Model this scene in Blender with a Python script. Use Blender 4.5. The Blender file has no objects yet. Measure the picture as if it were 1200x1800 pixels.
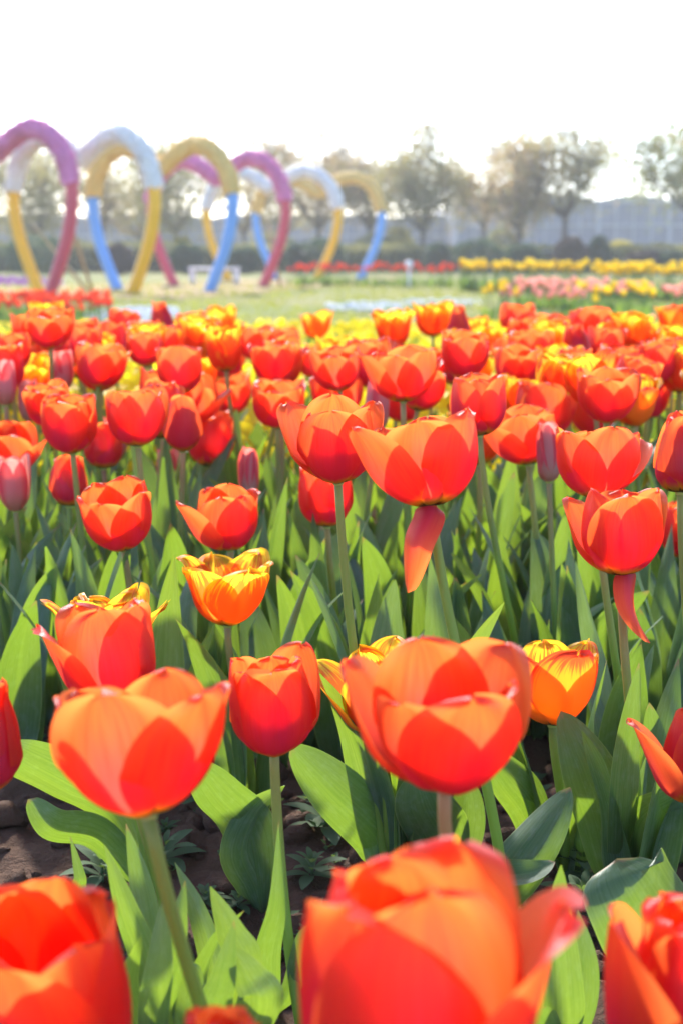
import bpy, math, random
import numpy as np
from mathutils import Vector, Matrix, noise as mnoise

# ------------------------------------------------------------------ camera, world, sun, exposure
S = bpy.context.scene
COL = S.collection
CAM_H = 0.62
FPX = 2500.0                      # focal length in photo pixels (1200 x 1800)
PITCH = math.atan(455.0 / FPX)
cam_d = bpy.data.cameras.new("camera")
cam = bpy.data.objects.new("camera", cam_d)
COL.objects.link(cam)
cam.location = (0, 0, CAM_H)
cam.rotation_euler = (math.pi / 2 - PITCH, 0, 0)
cam_d.sensor_fit = 'VERTICAL'
cam_d.sensor_height = 36.0
cam_d.sensor_width = 24.0
cam_d.lens = 50.0
cam_d.clip_start = 0.02
cam_d.clip_end = 2000.0
cam_d.dof.use_dof = True
cam_d.dof.focus_distance = 1.0
cam_d.dof.aperture_fstop = 9.0
S.camera = cam

SUN_EL = math.radians(38)
SUN_AZ = math.radians(-14)        # measured clockwise from +Y (the view direction)
W = bpy.data.worlds.new("World")
S.world = W
W.use_nodes = True
nt = W.node_tree
bg = nt.nodes["Background"]
sky = nt.nodes.new("ShaderNodeTexSky")
sky.sky_type = 'NISHITA'
sky.sun_disc = False
sky.sun_elevation = SUN_EL
sky.sun_rotation = SUN_AZ
sky.air_density = 0.6
sky.dust_density = 0.8
sky.ozone_density = 1.0
nt.links.new(sky.outputs[0], bg.inputs[0])
bg.inputs[1].default_value = 0.15

sun_d = bpy.data.lights.new("sun", 'SUN')
sun_d.energy = 2.6
sun_d.angle = math.radians(2.5)
sun_d.color = (1.0, 0.965, 0.91)
sun = bpy.data.objects.new("sun", sun_d)
COL.objects.link(sun)
SUN_DIR = Vector((math.sin(SUN_AZ) * math.cos(SUN_EL), math.cos(SUN_AZ) * math.cos(SUN_EL), math.sin(SUN_EL)))
sun.rotation_euler = SUN_DIR.to_track_quat('Z', 'Y').to_euler()
sun.location = SUN_DIR * 50

S.view_settings.view_transform = 'Standard'
S.view_settings.look = 'None'
S.view_settings.exposure = 2.0
S.view_settings.gamma = 1.0
S.cycles.max_bounces = 10
S.cycles.diffuse_bounces = 6
S.cycles.glossy_bounces = 3
S.cycles.transmission_bounces = 6
S.cycles.volume_bounces = 1
S.cycles.use_denoising = True
S.cycles.sample_clamp_indirect = 8.0
try:
    S.cycles.denoiser = 'OPENIMAGEDENOISE'
except Exception:
    pass

CAM_M = Matrix.Translation(cam.location) @ cam.rotation_euler.to_matrix().to_4x4()


def P(px, py, d):
    """World point seen at photo pixel (px, py), d metres along the view axis."""
    return CAM_M @ Vector(((px - 600) / FPX * d, -(py - 900) / FPX * d, -d))


def GP(px, d, z=0.0):
    """Ground point (height z) whose photo column is px, d metres away."""
    p = P(px, 445 + (CAM_H - z) * FPX / d, d)
    return Vector((p.x, p.y, z))


# ------------------------------------------------------------------ small helpers
def link(o, parent=None):
    COL.objects.link(o)
    if parent is not None:
        o.parent = parent
    return o


def tag(o, label=None, cat=None, group=None, kind=None):
    if label: o['label'] = label
    if cat: o['category'] = cat
    if group: o['group'] = group
    if kind: o['kind'] = kind
    return o


def empty(name, loc):
    o = bpy.data.objects.new(name, None)
    o.location = loc
    o.empty_display_size = 0.05
    return link(o)


def mesh(name, verts, faces, mats, uvs=None, mi=None, smooth=True):
    me = bpy.data.meshes.new(name)
    verts = np.asarray(verts, dtype=float)
    me.from_pydata([tuple(v) for v in verts], [], [tuple(f) for f in faces])
    for m in (mats if isinstance(mats, (list, tuple)) else [mats]):
        me.materials.append(m)
    if smooth:
        me.polygons.foreach_set('use_smooth', [True] * len(me.polygons))
    if mi is not None:
        me.polygons.foreach_set('material_index', list(mi))
    if uvs is not None:
        lay = me.uv_layers.new(name="UVMap")
        idx = np.empty(len(me.loops), dtype=np.int32)
        me.loops.foreach_get('vertex_index', idx)
        lay.data.foreach_set('uv', np.asarray(uvs, dtype=float)[idx].ravel())
    me.update()
    return me


def ob(name, me, parent=None, loc=None):
    o = bpy.data.objects.new(name, me)
    if loc is not None: o.location = loc
    return link(o, parent)


class MB:
    """Collects shapes into one mesh."""
    def __init__(s): s.v = []; s.f = []; s.u = []; s.m = []

    def add(s, v, f, uv=None, mi=0):
        n = len(s.v)
        s.v += [tuple(p) for p in v]
        s.f += [tuple(i + n for i in q) for q in f]
        s.u += [tuple(p) for p in uv] if uv is not None else [(0.5, 0.5)] * len(v)
        s.m += [mi] * len(f)

    def tube(s, pts, rad, sides=8, mi=0, cap=True):
        v, f, uv = tube(pts, rad, sides, cap)
        s.add(v, f, uv, mi)

    def box(s, c, d, mi=0, bev=0.0):
        cx, cy, cz = c; x, y, z = d[0] / 2, d[1] / 2, d[2] / 2
        b = bev
        if b <= 0:
            v = [(cx + a * x, cy + bb * y, cz + cc * z) for cc in (-1, 1) for bb in (-1, 1) for a in (-1, 1)]
            f = [(0, 2, 3, 1), (4, 5, 7, 6), (0, 1, 5, 4), (2, 6, 7, 3), (0, 4, 6, 2), (1, 3, 7, 5)]
            s.add(v, f, None, mi); return
        prof = [(-z, -b), (-z + b, 0), (z - b, 0), (z, -b)]
        v = []; f = []
        for dz, ins in prof:
            v += [(cx - x - ins, cy - y - ins, cz + dz), (cx + x + ins, cy - y - ins, cz + dz), (cx + x + ins, cy + y + ins, cz + dz), (cx - x - ins, cy + y + ins, cz + dz)]
        for k in range(3):
            for i in range(4):
                j = (i + 1) % 4
                f.append((k * 4 + i, k * 4 + j, k * 4 + 4 + j, k * 4 + 4 + i))
        f += [(3, 2, 1, 0), (12, 13, 14, 15)]
        s.add(v, f, None, mi)

    def build(s, name, mats, parent=None, loc=None, smooth=True):
        return ob(name, mesh(name, s.v, s.f, mats, s.u, s.m, smooth), parent, loc)


def tube(pts, rad, sides=8, cap=True):
    pts = [Vector(p) for p in pts]
    n = len(pts)
    rad = list(rad) if hasattr(rad, '__len__') else [rad] * n
    v = []; f = []; uv = []
    t0 = (pts[1] - pts[0]).normalized()
    ref = Vector((0, 1, 0)) if abs(t0.y) < 0.9 else Vector((1, 0, 0))
    for i in range(n):
        t = (pts[min(i + 1, n - 1)] - pts[max(i - 1, 0)]).normalized()
        ref = (ref - t * ref.dot(t)).normalized()
        b = t.cross(ref)
        for k in range(sides):
            a = 2 * math.pi * k / sides
            v.append(pts[i] + (ref * math.cos(a) + b * math.sin(a)) * rad[i])
            uv.append((k / sides, i / (n - 1)))
    for i in range(n - 1):
        for k in range(sides):
            k2 = (k + 1) % sides
            f.append((i * sides + k, i * sides + k2, (i + 1) * sides + k2, (i + 1) * sides + k))
    if cap:
        f.append(tuple(range(sides - 1, -1, -1)))
        f.append(tuple((n - 1) * sides + k for k in range(sides)))
    return v, f, uv


def bez(p0, p1, p2, p3, n):
    out = []
    for i in range(n + 1):
        t = i / n; s = 1 - t
        out.append(p0 * s ** 3 + p1 * 3 * s * s * t + p2 * 3 * s * t * t + p3 * t ** 3)
    return out


def catmull(pts, n):
    pts = [Vector(p) for p in pts]
    q = [pts[0] * 2 - pts[1]] + pts + [pts[-1] * 2 - pts[-2]]
    m = len(pts) - 1
    out = []
    for i in range(n + 1):
        t = i / n * m
        k = min(int(t), m - 1); t -= k
        a, b, c, d = q[k:k + 4]
        out.append(0.5 * ((2 * b) + (c - a) * t + (2 * a - 5 * b + 4 * c - d) * t * t + (3 * b - a - 3 * c + d) * t ** 3))
    return out


def sstep(x, a=0.0, b=1.0):
    t = np.clip((x - a) / (b - a), 0, 1)
    return t * t * (3 - 2 * t)


# ------------------------------------------------------------------ materials
class N:
    """Tiny node-graph writer."""
    def __init__(s, name):
        s.mat = bpy.data.materials.new(name)
        s.mat.use_nodes = True
        s.t = s.mat.node_tree
        s.t.nodes.clear()
        s.out = s.t.nodes.new("ShaderNodeOutputMaterial")

    def n(s, typ, **kw):
        nd = s.t.nodes.new(typ)
        for k, v in kw.items():
            setattr(nd, k, v)
        return nd

    def put(s, sock, val):
        if isinstance(val, bpy.types.NodeSocket):
            s.t.links.new(val, sock)
        elif isinstance(val, (tuple, list)):
            sock.default_value = tuple(val) + ((1,) if len(val) == 3 and len(sock.default_value) == 4 else ())
        else:
            sock.default_value = val

    def math(s, op, a, b=0.0, clamp=False):
        nd = s.n("ShaderNodeMath", operation=op, use_clamp=clamp)
        s.put(nd.inputs[0], a); s.put(nd.inputs[1], b)
        return nd.outputs[0]

    def mix(s, f, a, b):
        nd = s.n("ShaderNodeMix", data_type='RGBA')
        s.put(nd.inputs[0], f); s.put(nd.inputs[6], a); s.put(nd.inputs[7], b)
        return nd.outputs[2]

    def ramp(s, x, a, b):
        nd = s.n("ShaderNodeMapRange")
        nd.clamp = True
        nd.interpolation_type = 'SMOOTHSTEP'
        s.put(nd.inputs[0], x); nd.inputs[1].default_value = a; nd.inputs[2].default_value = b
        return nd.outputs[0]

    def noise(s, vec, scale, detail=3.0, rough=0.5):
        nd = s.n("ShaderNodeTexNoise")
        s.put(nd.inputs["Vector"], vec)
        nd.inputs["Scale"].default_value = scale
        nd.inputs["Detail"].default_value = detail
        nd.inputs["Roughness"].default_value = rough
        return nd.outputs["Fac"]

    def vec(s, x, y, z=0.0):
        nd = s.n("ShaderNodeCombineXYZ")
        s.put(nd.inputs[0], x); s.put(nd.inputs[1], y); s.put(nd.inputs[2], z)
        return nd.outputs[0]

    def uv(s):
        nd = s.n("ShaderNodeUVMap"); nd.uv_map = "UVMap"
        sp = s.n("ShaderNodeSeparateXYZ")
        s.t.links.new(nd.outputs[0], sp.inputs[0])
        return sp.outputs[0], sp.outputs[1]

    def rnd(s):
        return s.n("ShaderNodeObjectInfo").outputs["Random"]

    def pos(s):
        return s.n("ShaderNodeTexCoord").outputs["Object"]

    def bump(s, h, strength=0.3, dist=0.01):
        nd = s.n("ShaderNodeBump")
        nd.inputs["Strength"].default_value = strength
        nd.inputs["Distance"].default_value = dist
        s.put(nd.inputs["Height"], h)
        return nd.outputs[0]

    def princ(s, col, rough=0.5, spec=0.5, normal=None, coat=0.0, metal=0.0):
        nd = s.n("ShaderNodeBsdfPrincipled")
        s.put(nd.inputs["Base Color"], col)
        s.put(nd.inputs["Roughness"], rough)
        nd.inputs["Specular IOR Level"].default_value = spec
        nd.inputs["Metallic"].default_value = metal
        if normal is not None: s.put(nd.inputs["Normal"], normal)
        return nd.outputs[0]

    def transl(s, col, normal=None):
        nd = s.n("ShaderNodeBsdfTranslucent")
        s.put(nd.inputs[0], col)
        if normal is not None: s.put(nd.inputs["Normal"], normal)
        return nd.outputs[0]

    def mixs(s, f, a, b):
        nd = s.n("ShaderNodeMixShader")
        s.put(nd.inputs[0], f); s.put(nd.inputs[1], a); s.put(nd.inputs[2], b)
        return nd.outputs[0]

    def done(s, sh):
        s.t.links.new(sh, s.out.inputs[0])
        return s.mat


def petal_material(name, kind):
    g = N(name)
    u, v = g.uv()
    r = g.rnd()
    du = g.math('ABSOLUTE', g.math('SUBTRACT', u, 0.5))          # 0 at the rib .. 0.5 at the edge
    streak = g.noise(g.vec(g.math('MULTIPLY', u, 26.0), g.math('MULTIPLY', v, 1.6), g.math('MULTIPLY', r, 37.0)), 1.0, 4.0, 0.6)
    fine = g.noise(g.vec(g.math('MULTIPLY', u, 90.0), g.math('MULTIPLY', v, 3.0), g.math('MULTIPLY', r, 11.0)), 1.0, 2.0)
    vy = g.math('ADD', v, g.math('MULTIPLY', g.math('SUBTRACT', streak, 0.5), 0.10))
    base = g.math('SUBTRACT', 1.0, g.ramp(vy, 0.12, 0.25))      # yellow foot
    dark = g.math('SUBTRACT', 1.0, g.ramp(vy, 0.06, 0.12))        # green-black spot
    if kind == 'red':
        flame = g.math('MULTIPLY', g.math('SUBTRACT', 1.0, g.ramp(g.math('ADD', du, g.math('MULTIPLY', g.math('SUBTRACT', streak, 0.5), 0.12)), 0.05, 0.30)),
                       g.math('SUBTRACT', 1.0, g.ramp(vy, 0.45, 0.95)))
        R = g.mix(flame, (0.64, 0.038, 0.022), (0.62, 0.028, 0.11))  # petal's own pink flame, deepened to paint in a sheen of reflected sky
        R = g.mix(g.math('MULTIPLY', g.math('GREATER_THAN', r, 0.72), 0.5), R, (0.60, 0.022, 0.05))
        T = g.mix(flame, (0.95, 0.155, 0.024), (0.93, 0.085, 0.05))
        T = g.mix(g.math('MULTIPLY', g.ramp(streak, 0.40, 0.70), 0.65), T, (0.93, 0.075, 0.012))
        T = g.mix(g.math('MULTIPLY', g.ramp(fine, 0.40, 0.70), 0.50), T, (0.90, 0.06, 0.02))
        T = g.mix(g.math('MULTIPLY', g.ramp(g.math('ADD', du, g.math('MULTIPLY', g.math('SUBTRACT', v, 0.6), 0.5)), 0.32, 0.55), 0.7), T, (0.98, 0.24, 0.05))
        thick = g.math('MULTIPLY', g.math('SUBTRACT', 1.0, g.ramp(vy, 0.15, 0.85)), g.math('SUBTRACT', 1.0, g.math('MULTIPLY', du, 1.7)))
        T = g.mix(g.math('MULTIPLY', thick, 0.5), T, (0.80, 0.045, 0.035))
        R = g.mix(g.math('MULTIPLY', g.ramp(streak, 0.40, 0.70), 0.5), R, (0.55, 0.03, 0.05))
        R = g.mix(g.math('MULTIPLY', thick, 0.6), R, (0.66, 0.05, 0.15))
        R = g.mix(base, R, (0.70, 0.42, 0.03)); T = g.mix(base, T, (0.85, 0.55, 0.04))
        R = g.mix(dark, R, (0.09, 0.08, 0.02)); T = g.mix(dark, T, (0.10, 0.10, 0.02))
        fac = 0.68
        rough = 0.38
    elif kind == 'bud':
        edge = g.ramp(g.math('ADD', du, g.math('MULTIPLY', g.math('SUBTRACT', streak, 0.5), 0.2)), 0.16, 0.44)
        low = g.math('SUBTRACT', 1.0, g.ramp(vy, 0.10, 0.50))
        R = g.mix(edge, (0.62, 0.27, 0.27), (0.70, 0.07, 0.12))
        R = g.mix(g.math('MULTIPLY', low, 0.6), R, (0.40, 0.36, 0.20))
        T = g.mix(edge, (0.88, 0.32, 0.24), (0.92, 0.14, 0.08))
        fac = 0.55
        rough = 0.5
    elif kind == 'flame':                                         # orange with yellow streaked rim
        e = g.math('MAXIMUM', g.math('MULTIPLY', du, 1.75), g.math('MULTIPLY', v, 0.86))
        e = g.math('ADD', e, g.math('MULTIPLY', g.math('SUBTRACT', streak, 0.5), 1.15))
        yl = g.ramp(e, 0.70, 0.79)
        R = g.mix(yl, (0.68, 0.09, 0.015), (0.80, 0.46, 0.02))
        T = g.mix(yl, (0.95, 0.20, 0.02), (0.98, 0.58, 0.03))
        R = g.mix(base, R, (0.70, 0.42, 0.03)); T = g.mix(base, T, (0.85, 0.55, 0.04))
        R = g.mix(dark, R, (0.09, 0.08, 0.02)); T = g.mix(dark, T, (0.10, 0.10, 0.02))
        fac = 0.6
        rough = 0.42
        fac = 0.75
    else:                                                         # 'gold': yellow body feathered red at the rim
        e = g.math('MAXIMUM', g.math('MULTIPLY', du, 2.0), v)
        e = g.math('ADD', e, g.math('MULTIPLY', g.math('SUBTRACT', streak, 0.5), 0.55))
        rd = g.ramp(e, 0.78, 0.92)
        R = g.mix(rd, (0.74, 0.26, 0.015), (0.60, 0.05, 0.015))
        T = g.mix(rd, (0.95, 0.35, 0.02), (0.90, 0.09, 0.02))
        R = g.mix(dark, R, (0.09, 0.08, 0.02)); T = g.mix(dark, T, (0.10, 0.10, 0.02))
        fac = 0.6
        rough = 0.42
    nrm = g.bump(g.math('ADD', fine, streak), 0.30, 0.0010)
    return g.done(g.mixs(fac, g.princ(R, rough, 0.5, nrm), g.transl(T)))


M_RED = petal_material("petal_red", 'red')
M_BUD = petal_material("petal_bud", 'bud')
M_FLAME = petal_material("petal_flamed", 'flame')
M_GOLD = petal_material("petal_gold", 'gold')


def leaf_material():
    g = N("tulip_leaf")
    u, v = g.uv()
    r = g.rnd()
    veins = g.noise(g.vec(g.math('MULTIPLY', u, 34.0), g.math('MULTIPLY', v, 1.2), g.math('MULTIPLY', r, 23.0)), 1.0, 2.0)
    blotch = g.noise(g.vec(g.math('MULTIPLY', u, 3.0), g.math('MULTIPLY', v, 5.0), g.math('MULTIPLY', r, 9.0)), 1.0, 3.0)
    du = g.math('ABSOLUTE', g.math('SUBTRACT', u, 0.5))
    R = g.mix(blotch, (0.055, 0.125, 0.068), (0.125, 0.200, 0.150))
    R = g.mix(g.math('MULTIPLY', r, 0.5), R, (0.085, 0.15, 0.040))
    R = g.mix(g.math('MULTIPLY', g.ramp(veins, 0.35, 0.7), 0.55), R, (0.045, 0.105, 0.035))
    R = g.mix(g.math('MULTIPLY', g.math('SUBTRACT', 1.0, g.ramp(du, 0.0, 0.035)), 0.5), R, (0.16, 0.24, 0.10))
    R = g.mix(g.math('MULTIPLY', g.ramp(du, 0.475, 0.5), 0.7), R, (0.35, 0.38, 0.14))
    T = g.mix(g.ramp(veins, 0.3, 0.7), (0.27, 0.41, 0.020), (0.16, 0.285, 0.018))
    T = g.mix(g.math('MULTIPLY', blotch, 0.5), T, (0.31, 0.40, 0.018))
    tip = g.math('MULTIPLY', g.ramp(g.math('ADD', v, g.math('MULTIPLY', g.math('SUBTRACT', blotch, 0.5), 0.10)), 0.955, 0.985), g.math('GREATER_THAN', r, 0.45))
    R = g.mix(tip, R, (0.30, 0.20, 0.09)); T = g.mix(tip, T, (0.30, 0.18, 0.05))
    bloom = g.math('MULTIPLY', g.ramp(g.noise(g.vec(g.math('MULTIPLY', u, 9.0), g.math('MULTIPLY', v, 14.0), g.math('MULTIPLY', r, 51.0)), 1.0, 5.0, 0.65), 0.45, 0.70), 0.45)
    R = g.mix(bloom, R, (0.20, 0.27, 0.21))
    T = g.mix(g.math('MULTIPLY', r, 0.5), T, (0.15, 0.27, 0.022))
    nrm = g.bump(veins, 0.25, 0.0008)
    return g.done(g.mixs(0.43, g.princ(R, 0.42, 0.5, nrm), g.transl(T)))


M_LEAF = leaf_material()


def stem_material():
    g = N("tulip_stem")
    u, v = g.uv()
    r = g.rnd()
    n = g.noise(g.vec(g.math('MULTIPLY', u, 12.0), g.math('MULTIPLY', v, 9.0), g.math('MULTIPLY', r, 9.0)), 1.0, 3.0)
    top = g.math('MULTIPLY', g.ramp(g.math('ADD', v, g.math('MULTIPLY', g.math('SUBTRACT', n, 0.5), 0.3)), 0.45, 1.0), g.math('ADD', 0.15, g.math('MULTIPLY', r, 0.85)))
    c = g.mix(n, (0.16, 0.27, 0.04), (0.22, 0.34, 0.07))
    c = g.mix(top, c, (0.36, 0.22, 0.12))
    sh = g.princ(c, 0.5, 0.4)
    return g.done(g.mixs(0.3, sh, g.transl(g.mix(top, (0.40, 0.55, 0.05), (0.55, 0.36, 0.12)))))


M_STEM = stem_material()


def simple(name, col, rough=0.6, spec=0.3, var=0.25, scale=30.0, bump=0.0, transl=None, tf=0.4, objvar=0.0):
    g = N(name)
    n = g.noise(g.pos(), scale, 4.0)
    dark = tuple(c * (1 - var) for c in col); light = tuple(min(1, c * (1 + var)) for c in col)
    c = g.mix(n, dark, light)
    if objvar:
        c = g.mix(g.math('MULTIPLY', g.rnd(), objvar), c, tuple(x * 0.6 for x in col))
    nrm = g.bump(n, bump, 0.01) if bump else None
    sh = g.princ(c, rough, spec, nrm)
    if transl:
        sh = g.mixs(tf, sh, g.transl(transl))
    return g.done(sh)


M_PISTIL = simple("pistil", (0.42, 0.48, 0.14), 0.5)
M_ANTHER = simple("anther", (0.03, 0.02, 0.03), 0.7)
M_YEL = simple("pansy_yellow", (0.78, 0.55, 0.01), 0.6, 0.2, 0.12, 8.0, transl=(0.95, 0.80, 0.02), tf=0.5)
M_WHITE = simple("pansy_white", (0.72, 0.72, 0.80), 0.6, 0.2, 0.12, 5.0, transl=(0.85, 0.85, 0.88), tf=0.3)
M_PURPLE = simple("pansy_purple", (0.20, 0.06, 0.34), 0.6, 0.2, 0.2, 5.0, transl=(0.4, 0.1, 0.5), tf=0.4)
M_COVER = simple("cover_leaf", (0.07, 0.14, 0.03), 0.5, 0.3, 0.3, 20.0, transl=(0.28, 0.42, 0.03), tf=0.4)
M_GRASS = simple("grass_blade", (0.11, 0.14, 0.015), 0.5, 0.3, 0.35, 1.5, transl=(0.38, 0.40, 0.03), tf=0.45)
M_WEED = simple("weed_leaf", (0.075, 0.12, 0.06), 0.75, 0.2, 0.2, 60.0, transl=(0.22, 0.34, 0.06), tf=0.3, objvar=0.3)


def soil_material():
    g = N("bed_soil")
    p = g.pos()
    a = g.noise(p, 14.0, 6.0, 0.6); b = g.noise(p, 120.0, 5.0, 0.7)
    c = g.mix(a, (0.050, 0.027, 0.018), (0.125, 0.072, 0.047))
    c = g.mix(g.math('MULTIPLY', b, 0.6), c, (0.16, 0.098, 0.066))
    h = g.math('ADD', g.math('MULTIPLY', a, 0.4), b)
    return g.done(g.princ(c, 0.95, 0.15, g.bump(h, 1.0, 0.010)))


M_SOIL = soil_material()


def lawn_material():
    g = N("lawn_ground")
    p = g.pos()
    a = g.noise(p, 0.35, 5.0, 0.6); b = g.noise(p, 3.0, 5.0, 0.65); cc = g.noise(p, 40.0, 3.0)
    c = g.mix(g.ramp(a, 0.35, 0.65), (0.105, 0.135, 0.016), (0.19, 0.165, 0.035))
    c = g.mix(g.math('MULTIPLY', g.ramp(b, 0.50, 0.64), 0.85), c, (0.15, 0.11, 0.055))
    c = g.mix(g.math('MULTIPLY', cc, 0.35), c, (0.09, 0.14, 0.03))
    return g.done(g.princ(c, 0.9, 0.15, g.bump(cc, 0.5, 0.03)))


M_LAWN = lawn_material()
M_PATH = simple("sandy_path", (0.30, 0.205, 0.10), 0.9, 0.1, 0.15, 3.0, 0.3)

# ------------------------------------------------------------------ the setting
rng = random.Random(7)
BED_Z = 0.14
BED_BACK = 3.55


def soil_z(x, y):
    edge = min(1.0, max(0.0, (BED_BACK + 0.12 - y) / 0.3))
    edge = edge * edge * (3 - 2 * edge)
    n = mnoise.noise(Vector((x * 5, y * 5, 0))) * 0.016 + mnoise.noise(Vector((x * 14, y * 14, 3))) * 0.010
    c = abs(mnoise.noise(Vector((x * 30, y * 30, 7))))
    n += (0.35 - c) * 0.014 + mnoise.noise(Vector((x * 75, y * 75, 1))) * 0.003
    return -0.02 + (BED_Z + 0.02 + n) * edge


def make_setting():
    R = 900.0
    lawn = ob("lawn", mesh("lawn", [(-R, -30, 0), (R, -30, 0), (R, R, 0), (-R, R, 0)], [(0, 1, 2, 3)], M_LAWN, smooth=False))
    tag(lawn, kind='structure')
    xs = np.concatenate([np.linspace(-3.2, -0.75, 50)[:-1], np.linspace(-0.75, 0.75, 230), np.linspace(0.75, 3.2, 50)[1:]])
    ys = np.concatenate([np.linspace(-0.6, 0.8, 20)[:-1], np.linspace(0.8, 1.7, 150), np.linspace(1.7, BED_BACK + 0.2, 60)[1:]])
    v = [(x, y, soil_z(x, y)) for y in ys for x in xs]
    nx = len(xs)
    f = [(j * nx + i, j * nx + i + 1, (j + 1) * nx + i + 1, (j + 1) * nx + i) for j in range(len(ys) - 1) for i in range(nx - 1)]
    tag(ob("flower_bed_soil", mesh("flower_bed_soil", v, f, M_SOIL)), kind='structure')
    # sandy path under the hearts
    pp = [(-60, 24.5), (150, 20.5), (290, 19.3), (430, 21.5), (540, 25.5), (700, 30), (700, 36), (540, 34), (420, 33.5), (280, 30), (120, 28), (-60, 30)]
    base = [GP(a, d, 0.004) for a, d in pp]
    loop = [base[i % len(base)] for i in range(len(base))]
    me = bpy.data.meshes.new("sand_path")
    me.from_pydata([tuple(p) for p in loop], [], [tuple(range(len(loop)))])
    me.materials.append(M_PATH)
    tag(ob("sand_path", me), kind='structure')


make_setting()


# soil clods and tiny seedlings on the bare soil
def make_clods():
    m = MB()
    rr = random.Random(21)
    for i in range(900):
        d = rr.uniform(0.75, 1.75)
        x = rr.uniform(-0.30, 0.30) * d * 1.2; y = d
        r = rr.choice([0.002, 0.003, 0.004, 0.004, 0.006, 0.008, 0.011, 0.015, 0.020]) * rr.uniform(0.8, 1.25)
        z = soil_z(x, y)
        v = []; f = []
        nu, nv = 9, 6
        sx, sy, sz = rr.uniform(.8, 1.3), rr.uniform(.8, 1.3), rr.uniform(.55, .85)
        off = Vector((rr.random() * 50, rr.random() * 50, 0))
        for j in range(nv + 1):
            th = math.pi * j / nv
            for k in range(nu):
                ph = 2 * math.pi * k / nu
                q = Vector((math.sin(th) * math.cos(ph), math.sin(th) * math.sin(ph), math.cos(th)))
                s = r * (1 + 0.6 * mnoise.noise(q * 1.6 + off) + 0.25 * mnoise.noise(q * 4.0 + off))
                v.append((x + q.x * s * sx, y + q.y * s * sy, z + q.z * s * sz + r * 0.2))
        for j in range(nv):
            for k in range(nu):
                k2 = (k + 1) % nu
                f.append((j * nu + k, (j + 1) * nu + k, (j + 1) * nu + k2, j * nu + k2))
        m.add(v, f)
    tag(m.build("soil_clods", M_SOIL), "dark crumbly clods of earth scattered over the bare bed soil", "soil", kind='stuff')
    s = MB()
    for i in range(260):
        d = rr.uniform(0.95, 1.6)
        x = rr.choice([-1, 1, 1]) * abs(rr.gauss(0.1, 0.12)) * d; y = d
        z = soil_z(x, y)
        n = rr.randint(2, 4)
        a0 = rr.random() * 6.28
        for k in range(n):
            a = a0 + k * 6.283 / n
            L = rr.uniform(0.005, 0.010); w = L * 0.42
            c, q = math.cos(a), math.sin(a)
            h = rr.uniform(0.004, 0.012)
            pts = [(0, 0, h * .6), (L * .35, w, h), (L, 0, h * 1.1), (L * .35, -w, h)]
            s.add([(x + X * c - Y * q, y + X * q + Y * c, z + Z) for X, Y, Z in pts], [(0, 1, 2), (0, 2, 3)])
    tag(s.build("weed_seedlings", M_WEED), "tiny green weed seedlings sprouting across the dark soil", "seedlings", kind='stuff')


make_clods()


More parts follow.
